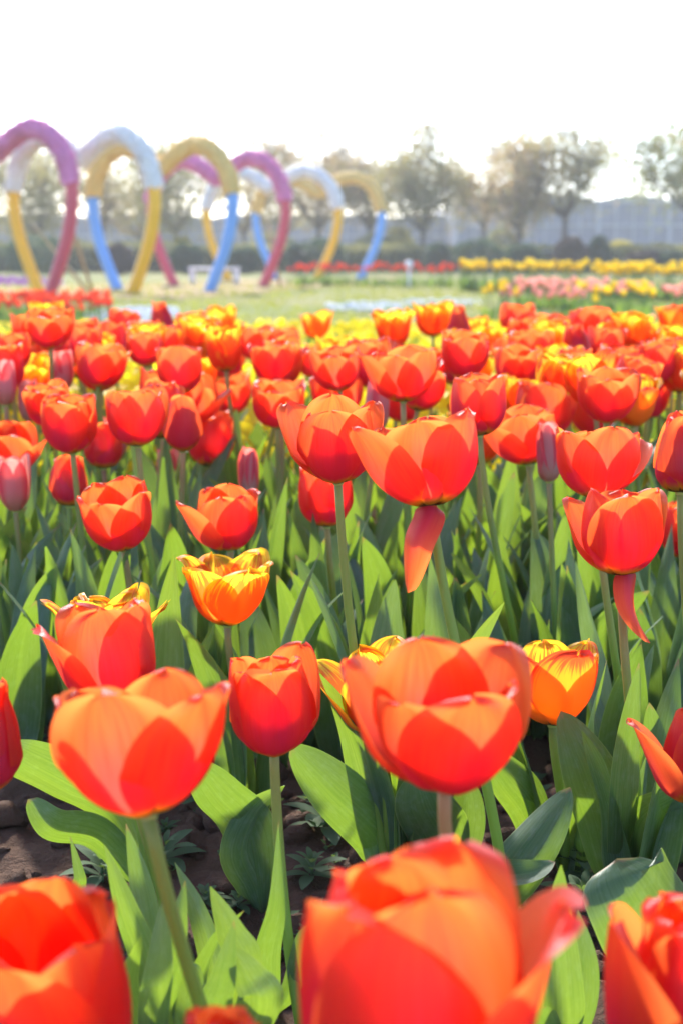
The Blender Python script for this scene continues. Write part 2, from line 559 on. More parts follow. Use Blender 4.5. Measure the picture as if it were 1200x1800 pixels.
# ------------------------------------------------------------------ petals and heads
def petal(L, Wd, th0, thm, the, r0, seed, inner=False, lip=0.0, fringe=0.0, ruffle=1.0, flat=0.0, nu=12, nv=22, knee=0.5):
    """Petal in its own frame: +X outwards, +Y across, +Z up.  Returns verts, uvs."""
    rs = np.random.RandomState(seed)
    vs = np.linspace(0, 1, nv + 1)
    if nv == 22: vs = np.concatenate([np.linspace(0, 0.90, 17), [0.925, 0.945, 0.962, 0.977, 0.99, 1.0]])
    ph = rs.uniform(0, 6.28, 6)
    # angle of the rib above the horizontal
    a = th0 + (thm - th0) * np.clip(vs / knee, 0, 1) ** 0.85 + (the - thm) * sstep(vs, knee * 0.8, 1.0)
    a = a - lip * sstep(vs, 0.84, 1.0) - max(0.0, rs.uniform(-30, 45)) * sstep(vs, 0.92, 1.0)
    a = np.radians(a)
    ds = L * np.diff(vs)
    r = r0 + np.concatenate([[0], np.cumsum(np.cos((a[1:] + a[:-1]) / 2) * ds)])
    z = np.concatenate([[0], np.cumsum(np.sin((a[1:] + a[:-1]) / 2) * ds)])
    vm = 0.52
    w = np.where(vs < vm, 0.34 + 0.66 * np.sin(np.pi / 2 * np.clip(vs / vm, 0, 1)) ** 1.05,
                 np.clip(1 - np.clip((vs - vm) / (1 - vm), 0, 1) ** 2.4, 0, 1) ** 0.52)
    w = Wd / 2 * np.maximum(w, 0.05)
    Rc = np.clip(np.maximum(r, 0.012) * (1.06 + flat), 0.010, 0.05)
    us = np.linspace(-1, 1, nu + 1)
    V = np.zeros((nv + 1, nu + 1, 3)); UV = np.zeros((nv + 1, nu + 1, 2))
    curl = rs.uniform(-0.5, 0.9)
    asym = rs.uniform(-0.12, 0.12)
    for j in range(nv + 1):
        v = vs[j]
        phi = np.clip(us * w[j] / Rc[j], -1.6, 1.6)
        lat = Rc[j] * np.sin(phi)
        inn = Rc[j] * (1 - np.cos(phi))
        top = sstep(v, 0.55, 1.0)
        inn = inn - L * 0.045 * curl * ruffle * top * np.abs(us) ** 3
        inn = inn + L * 0.014 * ruffle * (v ** 1.5) * np.sin(us * 3.1 + ph[0] + v * 2.0) + L * 0.010 * ruffle * top * np.sin(us * 7.0 + ph[1])
        inn = inn - L * 0.012 * np.exp(-(us / 0.13) ** 2) * sstep(v, 0.05, 0.4) * (1 - 0.5 * v)
        # rounded or notched tip: the rim runs back towards the edges
        along = -L * 0.02 * top * (np.sin(us * 4.2 + ph[2]) + 0.6 * np.sin(us * 9.5 + ph[3])) * 0.6
        if fringe:
            jag = np.abs(np.sin(us * 9 + ph[4])) + 0.7 * np.sin(us * 17 + ph[5])
            along = along + L * fringe * 0.09 * sstep(v, 0.70, 1.0) * jag
            inn = inn + L * fringe * 0.012 * sstep(v, 0.72, 1.0) * np.sin(us * 13 + ph[1])
        lat = lat + asym * v * w[j] * (1 - us ** 2)
        ca, sa = math.cos(a[j]), math.sin(a[j])
        # inward normal of the rib
        V[j, :, 0] = r[j] - inn * sa + along * ca
        V[j, :, 2] = z[j] + inn * ca + along * sa
        V[j, :, 1] = lat
        UV[j, :, 0] = us * 0.5 + 0.5
        UV[j, :, 1] = v
    return V.reshape(-1, 3), UV.reshape(-1, 2)


def grid_faces(nu, nv):
    k = nu + 1
    return [(j * k + i, j * k + i + 1, (j + 1) * k + i + 1, (j + 1) * k + i) for j in range(nv) for i in range(nu)]


PF = grid_faces(12, 22)
UNIT = 0.070


def head(kind, o, seed, rot=0.0, flares=(), L=UNIT, mats=None):
    """Six petals of one flower: list of (verts, uvs, material)."""
    rs = random.Random(seed)
    out = []
    for k in range(6):
        inner = k % 2 == 1
        az = rot + k * 60 + rs.uniform(-9, 9)
        d_open = 0.0
        for fa, fd in flares:
            dd = (az - fa + 180) % 360 - 180
            if abs(dd) <= 30.001: d_open = fd
        if kind == 'bud':
            th0, thm, the, Wd, lip, fr, LL, kn = 24, 92 - 6 * o, 104 - 8 * o, 0.56, 0, 0, 1.0, 0.24 + 0.12 * o
        else:
            th0, thm, the, Wd, lip, fr, LL, kn = 4, 92 - 9 * o, 114 - 19 * o, 0.95, rs.choice([0, 0, 4, 8, 16]), 0, rs.uniform(0.93, 1.05), 0.40 + 0.19 * o
            if kind in ('flame', 'parrot', 'gold'):
                fr = {'flame': 0.55, 'parrot': 1.2, 'gold': 0.30}[kind]
                lip = rs.choice([0, 4]); Wd = 0.93
                thm -= 6; the = 96 - 26 * o; kn *= 0.92
        jit = rs.uniform(-8, 8)
        flat = 0.0
        if d_open:
            thm -= d_open * 0.55; the -= d_open; flat = 0.25; lip += 4
        if inner:
            thm += 1; the += 2; LL *= 0.98; Wd *= 0.95
        v, uv = petal(L * LL * rs.uniform(0.97, 1.04), L * Wd * rs.uniform(0.92, 1.10), th0, thm + jit * 0.4, the + jit,
                      L * (0.045 if inner else 0.065), seed * 31 + k, inner, lip, fr, 0.4 if kind == 'bud' else 1.35, flat, knee=kn)
        c, s = math.cos(math.radians(az)), math.sin(math.radians(az))
        x = v[:, 0] * c - v[:, 1] * s; y = v[:, 0] * s + v[:, 1] * c
        v = np.stack([x, y, v[:, 2]], axis=1)
        m = {'red': M_RED, 'bud': M_BUD, 'flame': M_FLAME, 'parrot': M_FLAME, 'gold': M_FLAME}[kind]
        if kind == 'gold' and -150 < ((az + 180) % 360 - 180) < -30: m = M_GOLD
        out.append((v, uv, m))
    return out


def head_bbox(h, tilt):
    """Apparent width, height, and bottom of a head looked down on by `tilt` radians (a unit distance)."""
    V = np.concatenate([p[0] for p in h])
    sy = V[:, 2] * math.cos(tilt) + V[:, 1] * math.sin(tilt)
    return V[:, 0].max() - V[:, 0].min(), sy.max() - sy.min(), sy.min()


_pist = {}


def pistil_mesh():
    if 'm' not in _pist:
        m = MB()
        m.tube([(0, 0, -0.002), (0, 0, 0.002), (0, 0, 0.010), (0, 0, 0.018), (0, 0, 0.020)], [0.0035, 0.0048, 0.0032, 0.0030, 0.0038], 8, 0)
        for k in range(6):
            a = k * math.pi / 3
            c, s = math.cos(a), math.sin(a)
            m.tube([(c * .004, s * .004, .001), (c * .008, s * .008, .009)], [0.0008, 0.0006], 5, 0)
            m.tube([(c * .008, s * .008, .009), (c * .0092, s * .0092, .015), (c * .0095, s * .0095, .021)], [0.0010, 0.0016, 0.0008], 6, 1)
        _pist['m'] = mesh("flower_heart", m.v, m.f, [M_PISTIL, M_ANTHER], m.u, m.m)
    return _pist['m']


def leaf_mesh(pts, width, side, fold=0.5, wave=0.06, seed=0, twist=0.0, blunt=0.7):
    """A tulip leaf along the polyline pts (local coordinates)."""
    nv, nu = 26, 8
    C = catmull(pts, nv)
    rs = np.random.RandomState(seed)
    p1, p2 = rs.uniform(0, 6.28, 2)
    f1 = rs.uniform(3, 6)
    V = []; UV = []
    vmx = (0.5 / (0.5 + blunt))
    norm = ((vmx + .05) ** .5) * (1 - vmx) ** blunt
    prev = Vector(side)
    for j in range(nv + 1):
        v = j / nv
        t = (C[min(j + 1, nv)] - C[max(j - 1, 0)]).normalized()
        lat = (prev - t * prev.dot(t)).normalized()
        prev = lat
        n = lat.cross(t).normalized()
        if twist:
            q = Matrix.Rotation(twist * v, 3, t)
            lat2 = q @ lat; n2 = q @ n
        else:
            lat2, n2 = lat, n
        w = width / 2 * max(0.02, ((v + .05) ** .5) * max(0.0, 1 - v) ** blunt / norm)
        fo = fold * (1 - 0.6 * v) + 0.9 * max(0, 0.18 - v) / 0.18
        for i in range(nu + 1):
            u = -1 + 2 * i / nu
            off = w * fo * (abs(u) ** 1.4) * 0.8
            off += width * wave * abs(u) ** 2 * math.sin(f1 * v * 2 + (p1 if u > 0 else p2)) * (1.3 - v)
            xx = w * u * math.cos(min(1.0, fo * 0.7))
            q = C[j] + lat2 * xx + n2 * off
            V.append(tuple(q)); UV.append((i / nu, v))
    return mesh("leaf", V, grid_faces(nu, nv), M_LEAF, UV)


def auto_leaf(rs, L, width, az, seed, el_end=None):
    """A leaf leaving the stem foot towards azimuth az, arching outwards."""
    e0 = math.radians(rs.uniform(80, 88)); e1 = math.radians(rs.uniform(35, 78) if el_end is None else el_end)
    p = Vector((math.cos(az) * 0.004, math.sin(az) * 0.004, 0))
    pts = [p.copy()]
    az2 = az + rs.uniform(-0.5, 0.5)
    n = 6
    for k in range(1, n + 1):
        t = k / n
        e = e0 + (e1 - e0) * t ** 1.6
        a = az + (az2 - az) * t
        p = p + Vector((math.cos(a) * math.cos(e), math.sin(a) * math.cos(e), math.sin(e))) * (L / n)
        pts.append(p.copy())
    return leaf_mesh(pts, width, Vector((-math.sin(az), math.cos(az), 0)), rs.uniform(0.35, 0.8), rs.uniform(0.03, 0.11), seed, rs.uniform(-0.9, 0.9), rs.uniform(0.75, 1.05))


PLANTS = []                         # (x, y) of everything planted, to keep neighbours apart


def build_tulip(base, hb, axis, hd, kind, label, group, leaves, seed, rad=0.0032, name="tulip", extra_petals=(), cat="tulip"):
    """tulip > stem, leaf..., flower > petal.  base: soil point; hb: foot of the flower; axis: its direction."""
    root = empty(name, base)
    tag(root, label, cat, group)
    rel = hb - base
    h = rel.length
    rs = random.Random(seed)
    side = Vector((rs.uniform(-1, 1), rs.uniform(-1, 1), 0)) * 0.02
    pts = bez(Vector((0, 0, -0.02)), Vector((rel.x * 0.25, rel.y * 0.25, h * 0.33)) + side, rel - axis * (h * 0.33), rel + axis * 0.001, 14)
    rr = [rad * (1.22 - 0.30 * i / 14) for i in range(15)]
    v, f, uv = tube(pts, rr, 9)
    ob("stem", mesh("stem", v, f, M_STEM, uv), root)
    for me in leaves:
        ob("leaf", me, root)
    if hd is not None:
        fl = ob("flower", pistil_mesh(), root, rel)
        fl.rotation_euler = axis.to_track_quat('Z', 'Y').to_euler()
        # keep the petals' own azimuth: undo the yaw the tracking adds
        R3 = Vector((0, 0, 1)).rotation_difference(axis)
        fl.rotation_mode = 'QUATERNION'
        fl.rotation_quaternion = R3
        for v, uv, m in hd:
            ob("petal", mesh("petal", v, PF, m, uv), fl)
        for me in extra_petals:
            ob("petal", me, fl)
    PLANTS.append((base.x, base.y))
    return root


def copy_tree(o, parent=None):
    c = o.copy()
    COL.objects.link(c)
    c.parent = parent
    for ch in o.children:
        copy_tree(ch, c)
    return c


# ------------------------------------------------------------------ the tulips one can single out
# cx, top, bottom x, bottom, width, kind, label, options   (photo pixels; depth follows from the head's size)
BACK = 'tulips in the packed far rows of the bed'
H = [
 # nearest, out of focus
 (74, 1538, 86, 1950, 330, 'red', "large blurred red tulip cropped by the lower corner, two pale glints on its rims", dict(rot=-100, d=0.56)),
 (705, 1478, 725, 1985, 400, 'red', "biggest blurred orange-red tulip, one pointed petal sticking out beside the broad upright leaf", dict(rot=-75, flares=[(-15, 26)], d=0.46)),
 (1180, 1560, 1188, 1930, 235, 'red', "blurred red tulip cut off by the frame just under the round curled leaf", dict(rot=-120, flares=[(195, 17)], d=0.56)),
 # front row
 (212, 1162, 262, 1436, 275, 'red', "open red tulip with a big rounded petal leaning over a broad leaf on bare soil", dict(rot=-105, flares=[(-8, 20)], stem=(318, 1800))),
 (182, 1045, 205, 1245, 172, 'red', "pinkish red tulip with a glossy curled-back petal, before the frilly yellow tulip", dict(rot=-95, flares=[(190, 32)])),
 (190, 1018, 195, 1165, 170, 'parrot', "frilly yellow and orange tulip mostly hidden by the pinkish red tulip before it", dict(rot=-60, flares=[(10, 22), (170, 20)], d=0.98)),
 (400, 957, 400, 1100, 180, 'flame', "cup-shaped orange tulip with yellow streaked rim on a brownish green stem", dict(rot=-65, stem=(452, 1600))),
 (478, 1126, 482, 1325, 165, 'red', "closed egg-shaped red tulip on a thick brown-green stem, alone over bare soil", dict(rot=-80, stem=(525, 1700))),
 (782, 1120, 780, 1385, 300, 'red', "widest open orange-red tulip with a long flaring petal, before a yellow-streaked tulip", dict(rot=-70, flares=[(185, 15)], stem=(818, 1510))),
 (640, 1122, 668, 1290, 150, 'flame', "yellow-streaked orange tulip half hidden behind the widest open red tulip", dict(rot=-70, flares=[(180, 20)], stem=(690, 1480))),
 (970, 1116, 970, 1276, 165, 'gold', "golden yellow tulip feathered red along its petal rims, on a slim upright stem", dict(rot=-80, stem=(988, 1530))),
 (1215, 1240, 1225, 1415, 130, 'red', "red tulip cropped at the frame with one petal reaching towards the upright green leaf", dict(rot=-60, flares=[(190, 36)])),
 (-20, 1188, -25, 1392, 130, 'red', "red tulip of which only one smooth petal edge enters the frame", dict(rot=-60)),
 # second row
 (203, 838, 218, 966, 124, 'red', "red tulip with a magenta flamed front petal on a dark stem above the frilly one", dict(rot=-100, flares=[(180, 14)], stem=(232, 1060))),
 (396, 850, 405, 966, 124, 'red', "lopsided red tulip straight above the yellow-streaked cup tulip", dict(rot=-40, flares=[(185, 22)])),
 (735, 720, 757, 890, 190, 'red', "wide open orange tulip with a loose petal dangling beside its stem", dict(rot=-40, flares=[(200, 24)], stem=(800, 1130), hang=[(756, 868, 0.0), (752, 900, .010), (728, 955, .014), (716, 1042, 0.004)], hangw=0.024)),
 (1085, 852, 1090, 1012, 165, 'red', "open red tulip with a dark front petal and one petal hanging down its stem", dict(rot=-95, flares=[(170, 14)], stem=(1102, 1180), hang=[(1092, 990, 0.0), (1104, 1012, .010), (1110, 1075, .014), (1142, 1130, 0.016)], hangt=-1.3, hangw=0.021)),
 (585, 692, 594, 848, 150, 'red', "red tulip with a sunlit rear petal, standing over a smaller tulip below it", dict(rot=-90, flares=[(180, 14), (30, 10)], stem=(618, 1030))),
 (570, 816, 575, 926, 94, 'red', "small red tulip tucked below a wider red one with a sunlit rear petal", dict(rot=-70, stem=(588, 1110))),
 (1048, 745, 1050, 876, 150, 'red', "rounded red tulip with a white-glinting petal tip beside a slim pink bud", dict(rot=-85, flares=[(15, 24)])),
 (957, 740, 964, 846, 46, 'bud', "slim mauve-pink tulip bud on a straight stem beside a rounded red tulip", dict(stem=(972, 1010))),
 (122, 692, 128, 796, 98, 'red', "red tulip with one flat petal held out towards a purple bud", dict(rot=-95, flares=[(170, 42)], stem=(152, 990))),
 (237, 674, 243, 784, 108, 'red', "broad barrel-shaped red tulip with glinting scalloped rim, between two red tulips", dict(rot=-60, stem=(262, 960))),
 (326, 688, 322, 792, 72, 'red', "narrow red tulip with a whitish pink front petal on a tall stem", dict(rot=-80, stem=(322, 960))),
 (182, 736, 183, 824, 66, 'red', "pointed red tulip under the broad barrel-shaped one", dict(rot=-90)),
 (121, 800, 122, 890, 68, 'red', "drooping orange-red bloom low among the leaves below a tulip with one flat petal", dict(rot=-90, dk=0.9)),
 (25, 795, 28, 898, 58, 'bud', "plump dusty-pink tulip bud on a long leaning stem above the bare bed edge", dict(stem=(62, 1290), dk=1.1)),
 (25, 740, 20, 830, 100, 'red', "ragged red tulip behind the plump dusty-pink bud", dict(rot=-70, flares=[(0, 35)])),
 (383, 726, 392, 786, 46, 'bud', "grey-mauve tulip bud leaning over beside the narrow whitish pink tulip", dict(lean=-0.55, stem=(420, 840))),
 (295, 785, 294, 856, 40, 'bud', "rosy tulip bud low between stems under the narrow whitish pink tulip", dict()),
 (437, 783, 438, 872, 32, 'bud', "slender greyish green unopened tulip bud above the lopsided red tulip", dict()),
 (405, 656, 410, 728, 76, 'red', "red tulip crossed by the pale stem of a golden tulip in front", dict(rot=-60)),
 (492, 665, 495, 752, 88, 'red', "red tulip with a shaded front petal just beside the sunlit-rear-petal tulip", dict(rot=-95)),
 (590, 657, 592, 735, 112, 'red', "open orange tulip peeping out above the one with a sunlit rear petal", dict(rot=-40)),
 (705, 606, 708, 706, 122, 'red', "orange-red tulip with wide flaring sides right in front of two yellow-edged tulips", dict(rot=-45, flares=[(0, 20), (180, 16)], stem=(712, 800))),
 (832, 650, 842, 766, 104, 'red', "tall red tulip with a sharp shadow edge on a dark slanting stem", dict(rot=-30, stem=(868, 910))),
 (912, 708, 928, 816, 108, 'red', "orange tulip with one petal opened towards a taller red neighbour, behind the slim pink bud", dict(rot=-35, flares=[(190, 32)], stem=(940, 960))),
 (1062, 645, 1065, 742, 118, 'red', "broad red tulip with a long white glint along its rim", dict(rot=-90)),
 (1038, 692, 1040, 765, 92, 'red', "sunlit orange tulip peeping over the rounded red one with a white tip", dict(rot=-90)),
 (1140, 656, 1137, 735, 66, 'red', "small red tulip with a parted side petal on a short dark stem", dict(rot=-60, flares=[(0, 24)])),
 (1190, 722, 1195, 866, 92, 'red', "tall orange-red tulip cut by the frame above a darker cut tulip", dict(rot=-70)),
 (1200, 878, 1205, 982, 92, 'red', "shaded red tulip at the frame edge beside the tulip with a hanging petal", dict(rot=-70)),
 # buds and tulips of the third row
 (175, 611, 176, 688, 82, 'red', "red tulip with a dark arched shadow on its front petal, beside a pinkish bud", dict(rot=-90)),
 (110, 612, 112, 686, 46, 'bud', "pinkish tulip bud with glinting rim beside the arched-shadow tulip", dict()),
 (50, 666, 52, 740, 36, 'bud', "pointed purple-grey tulip bud beside the tulip with one flat petal", dict()),
 (8, 632, 10, 712, 56, 'bud', "pink and red half-open bud cut by the frame near a purple-grey bud", dict()),
 (260, 570, 266, 640, 74, 'gold', "golden tulip with an orange heart patch on a thin pale stem", dict(rot=-90, stem=(276, 720))),
 (318, 606, 318, 692, 84, 'red', "red tulip below and between two golden tulips", dict(rot=-90)),
 (392, 565, 398, 652, 82, 'flame', "tall golden-edged orange tulip on a long pale stem crossing the red tulip below", dict(rot=-40, stem=(418, 760))),
 (90, 543, 90, 612, 84, 'red', "crimson tulip standing highest before the distant red bed", dict(rot=-95)),
 (52, 548, 54, 606, 64, 'red', "orange tulip half behind the highest crimson one", dict(rot=-60)),
 (22, 582, 22, 655, 72, 'red', "orange-red tulip with a pink front petal near the frame, below the crimson one", dict(rot=-80)),
 (142, 578, 144, 640, 66, 'gold', "yellow-tipped tulip directly above the arched-shadow red tulip", dict(rot=-80)),
 (200, 565, 202, 630, 56, 'red', "orange tulip just before the white flower patch", dict(rot=-60)),
 (40, 650, 44, 700, 46, 'flame', "small yellow-fringed tulip behind the purple-grey bud", dict(rot=-60)),
 (555, 545, 556, 596, 60, 'flame', "lone small yellow-rimmed tulip standing clear against the lawn", dict(rot=-60)),
 (688, 541, 692, 612, 84, 'flame', "orange tulip with yellow rim, nearer one of the pair rising above the rest", dict(rot=-45)),
 (758, 527, 760, 592, 74, 'flame', "topmost yellow-orange tulip of the pair rising above the rest", dict(rot=-80)),
 (1032, 537, 1032, 600, 76, 'red', "highest red tulip before the distant pink and yellow bed", dict(rot=-60)),
 (1112, 546, 1110, 614, 84, 'flame', "yellow-tipped orange tulip beside the highest red one before the pink bed", dict(rot=-40)),
 (815, 581, 816, 664, 82, 'red', "wine-red flamed tulip with nothing tall near it, in front of the bare lawn patch", dict(rot=-85)),
 (1088, 602, 1090, 672, 80, 'red', "red tulip with a sunlit arch over its shaded front petal", dict(rot=-90)),
 (1150, 596, 1152, 674, 70, 'red', "magenta-red tulip beside a yellow-edged tulip cut by the frame", dict(rot=-80)),
 (1190, 606, 1194, 690, 80, 'flame', "yellow-edged tulip cut by the frame next to a magenta-red one", dict(rot=-80)),
 (905, 606, 908, 684, 88, 'red', "red tulip with a pale magenta side petal behind the tall sharp-shadowed one", dict(rot=-30)),
 (968, 562, 970, 622, 80, 'flame', "yellow-tipped orange tulip beside and below the highest red one", dict(rot=-50)),
 (1002, 610, 1004, 686, 66, 'red', "orange tulip with a yellow spot, before the sunlit-arch tulip", dict(rot=-40)),
 (918, 557, 920, 612, 58, 'red', "small red tulip behind a yellow-tipped orange one at the bed's rear edge", dict(rot=-70)),
 (607, 597, 608, 662, 64, 'red', "striped red tulip right beside the yellow flowers", dict(rot=-60)),
 (548, 607, 550, 664, 58, 'red', "dark red tulip with a pink side edge beside the striped one", dict(rot=-80)),
 (482, 600, 485, 676, 82, 'red', "orange tulip with a dark hollow, behind the shaded-front tulip", dict(rot=-90)),
 (498, 571, 500, 628, 56, 'red', "red tulip at the rear edge next to the lone yellow-rimmed one", dict(rot=-60)),
 (450, 572, 452, 634, 72, 'red', "bunched orange-red tulip next to the tall golden-edged one", dict(rot=-60)),
 (315, 558, 316, 614, 56, 'flame', "small yellow and orange tulip between two golden tulips at the rear", dict(rot=-60)),
 (402, 1786, 402, 2080, 190, 'red', "blurred tulip of which only the orange petal tips rise over the lower frame edge", dict(rot=-70, d=0.5)),
]
VIEW = Vector((0, 1, -0.18)).normalized()


def depth_tilt(py):
    return math.atan2(py - 445, FPX)


HEROES = []


def make_hero(i, spec):
    cx, top, bx, bot, wpx, kind, label, op = spec
    seed = 100 + i
    rot = op.get('rot', -80)
    tilt = depth_tilt((top + bot) / 2)
    hpx = bot - top
    L = UNIT if kind != 'bud' else 0.060
    best = None
    for o in ([0.0, 0.5, 1.0] if kind == 'bud' else [-0.3, -0.1, 0.05, 0.2, 0.35, 0.5, 0.65, 0.8, 0.95, 1.1, 1.25]):
        hd = head(kind, o, seed, rot, (), L)
        bw, bh, b0 = head_bbox(hd, tilt)
        e = abs(bw / bh - wpx / hpx)
        if best is None or e < best[0]:
            best = (e, o, bh, b0)
    _, o, bh, b0 = best
    d = bh * FPX / hpx * op.get('dk', 1.0)
    sc = 1.0 * op.get('dk', 1.0)
    if 'd' in op:
        sc = op['d'] / d * sc; d = op['d']
    hd = head(kind, o, seed, rot, op.get('flares', ()), L * sc)
    hb = P(bx, bot, d) + Vector((0, 0, -b0 * sc * 0.6))
    top_p = P(cx, top, d)
    lean = op.get('lean', (top_p.x - hb.x) / max(0.02, (top_p.z - hb.z)) * 0.9)
    axis = Vector((lean, op.get('pitch', random.Random(seed).uniform(-0.16, 0.14)), 1)).normalized()
    if 'stem' in op:
        sx, sy = op['stem']
        slope = (sx - bx) / (sy - bot)
    else:
        slope = random.Random(seed).uniform(-0.10, 0.12)
    bx3 = hb.x + slope * (hb.z - BED_Z)
    by3 = hb.y + random.Random(seed + 1).uniform(-0.02, 0.03)
    base = Vector((bx3, by3, soil_z(bx3, by3)))
    rs = random.Random(seed * 3)
    lv = []
    if d > 0.98:
        n = rs.choice([4, 5, 5]) if kind != 'bud' else 3
        a0 = rs.uniform(0, 6.28)
        for k in range(n):
            big = k < 2
            lv.append(auto_leaf(rs, rs.uniform(0.17, 0.245) if big else rs.uniform(0.13, 0.19), rs.uniform(0.034, 0.054) if big else rs.uniform(0.019, 0.031),
                                a0 + k * 2.3 + rs.uniform(-.4, .4), seed * 7 + k))
    elif d > 5:
        for k in range(0):
            lv.append(auto_leaf(rs, rs.uniform(0.12, 0.16), rs.uniform(0.024, 0.036), a0 + k * 2.6, seed * 7 + k, el_end=rs.uniform(70, 80)))
    extra = []
    if 'hang' in op:                                # a petal that has come loose and hangs from the flower's foot
        inv = Vector((0, 0, 1)).rotation_difference(axis).inverted()
        q3 = [P(px, py, d - dd) - hb for px, py, dd in op['hang']]
        me = leaf_mesh(q3, op.get('hangw', 0.022), (q3[-1] - q3[0]).cross(VIEW), 0.9, 0.05, seed, op.get('hangt', 0.8), 0.45)
        me.materials.clear(); me.materials.append(M_RED)
        me.transform(inv.to_matrix().to_4x4())
        extra.append(me)
    t = build_tulip(base, hb, axis, hd, kind, label, None if d < 1.6 else BACK, lv, seed, 0.0032 if kind != 'bud' else 0.0028, extra_petals=extra)
    HEROES.append((t, kind, d))
    return t


for i, sp in enumerate(H):
    make_hero(i, sp)


# broad leaves one can single out: index of the tulip they belong to, photo points with depth, width, side, fold
def hero_leaf(ti, pts, width, fold=0.35, wave=0.05, twist=0.0, blunt=0.6, roll=0.0):
    root = HEROES[ti][0]
    W3 = [P(*p) for p in pts]
    foot = root.location + Vector((0, 0, 0.004))
    loc = [q - root.location for q in W3]
    t = (loc[-1] - loc[0]).normalized()
    side = t.cross(VIEW).normalized()
    if roll:
        side = Matrix.Rotation(roll, 3, t) @ side
    me = leaf_mesh(loc, width, side, fold, wave, len(bpy.data.objects) % 9973, twist, blunt)
    return ob("leaf", me, root)


def leafy_plant(px, d, label, leaves):
    """A tulip plant of which only the leaves show."""
    b = GP(px, d, BED_Z)
    b.z = soil_z(b.x, b.y)
    root = empty("tulip_plant", b)
    tag(root, label, "tulip plant")
    for pts, width, fold, wave, twist, blunt, roll in leaves:
        W3 = [b + Vector((0, 0, -0.005))] + [P(*p) for p in pts]
        loc = [q - b for q in W3]
        t = (loc[-1] - loc[0]).normalized()
        side = t.cross(VIEW).normalized()
        if roll: side = Matrix.Rotation(roll, 3, t) @ side
        ob("leaf", leaf_mesh(loc, width * 0.74, side, fold + 0.2, wave + 0.02, len(bpy.data.objects) % 9973, twist, blunt + 0.12), root)
    PLANTS.append((b.x, b.y))
    return root


leafy_plant(262, 1.08, "tulip leaves with one wide blue-green leaf arching low under the open red tulip", [
    ([(215, 1440, 1.05), (120, 1385, 1.02), (40, 1340, 1.0), (12, 1310, 1.0)], 0.066, 0.4, 0.06, 0.3, 0.4, -0.35),
    ([(180, 1480, 1.05), (95, 1455, 1.02), (50, 1405, 1.02)], 0.044, 0.4, 0.05, 0.2, 0.4, -0.2),
])
leafy_plant(462, 1.06, "pair of dark broad tulip leaves spreading beside the closed red tulip's stem", [
    ([(440, 1470, 1.03), (385, 1400, 1.0), (335, 1335, 0.98)], 0.056, 0.3, 0.04, 0.0, 0.5, 0.0),
    ([(450, 1560, 1.05), (425, 1500, 1.03), (450, 1430, 1.02), (500, 1380, 1.02)], 0.044, 0.5, 0.06, 0.4, 0.55, 0.3),
])
leafy_plant(690, 1.10, "broad dark green tulip leaf sloping across the soil behind the closed red tulip", [
    ([(670, 1470, 1.07), (590, 1390, 1.04), (510, 1310, 1.02)], 0.062, 0.3, 0.04, 0.2, 0.5, 0.1),
    ([(700, 1420, 1.08), (690, 1330, 1.06), (670, 1240, 1.05)], 0.056, 0.5, 0.05, 0.2, 0.6, 0.2),
])
leafy_plant(782, 1.07, "wide upright tulip leaves standing right under the widest open red tulip", [
    ([(775, 1480, 1.06), (745, 1420, 1.03), (730, 1360, 1.02)], 0.066, 0.3, 0.05, 0.0, 0.45, 0.0),
    ([(815, 1480, 1.08), (822, 1420, 1.08), (815, 1360, 1.08)], 0.040, 0.5, 0.05, 0.0, 0.5, 0.0),
])
leafy_plant(965, 1.12, "single dark tulip leaf leaning low between the widest open tulip and the golden one", [
    ([(940, 1430, 1.10), (895, 1370, 1.07), (845, 1315, 1.05)], 0.050, 0.4, 0.04, 0.2, 0.55, 0.2),
])
leafy_plant(1092, 1.06, "tall broad tulip leaves with a lance-shaped upright one in the middle", [
    ([(1065, 1450, 1.04), (1030, 1350, 1.02), (985, 1250, 1.02)], 0.060, 0.35, 0.05, -0.3, 0.5, 0.0),
    ([(1100, 1420, 1.00), (1108, 1300, 0.98), (1122, 1165, 0.97)], 0.034, 0.55, 0.03, 0.0, 0.7, 0.3),
    ([(1120, 1420, 1.07), (1150, 1330, 1.06), (1140, 1235, 1.05)], 0.040, 0.45, 0.05, 0.2, 0.6, 0.0),
])
leafy_plant(1140, 1.04, "rounded grey-green tulip leaf reaching under the frame-cropped red tulip", [
    ([(1135, 1470, 1.02), (1180, 1420, 1.00), (1240, 1395, 0.99)], 0.060, 0.3, 0.05, 0.0, 0.45, 0.0),
])
leafy_plant(870, 0.98, "tulip leaf bent into a sharp fold with striped shadows on its lower half", [
    ([(865, 1590, 0.94), (905, 1530, 0.93), (960, 1450, 0.94), (1002, 1385, 0.95)], 0.050, 0.25, 0.10, -0.9, 0.5, 0.2),
    ([(880, 1600, 0.96), (850, 1550, 0.94), (930, 1535, 0.92), (975, 1515, 0.92)], 0.030, 0.5, 0.08, 0.6, 0.5, 0.9),
])
leafy_plant(1190, 0.95, "rolled round tulip leaf curling over the soil at the lower frame edge", [
    ([(1205, 1690, 0.92), (1150, 1620, 0.88), (1112, 1560, 0.86), (1080, 1512, 0.87)], 0.105, 0.3, 0.06, 0.3, 0.3, 0.3),
    ([(1095, 1660, 0.94), (1070, 1600, 0.92), (1078, 1540, 0.92)], 0.030, 0.4, 0.06, 0.3, 0.5, 0.3),
])
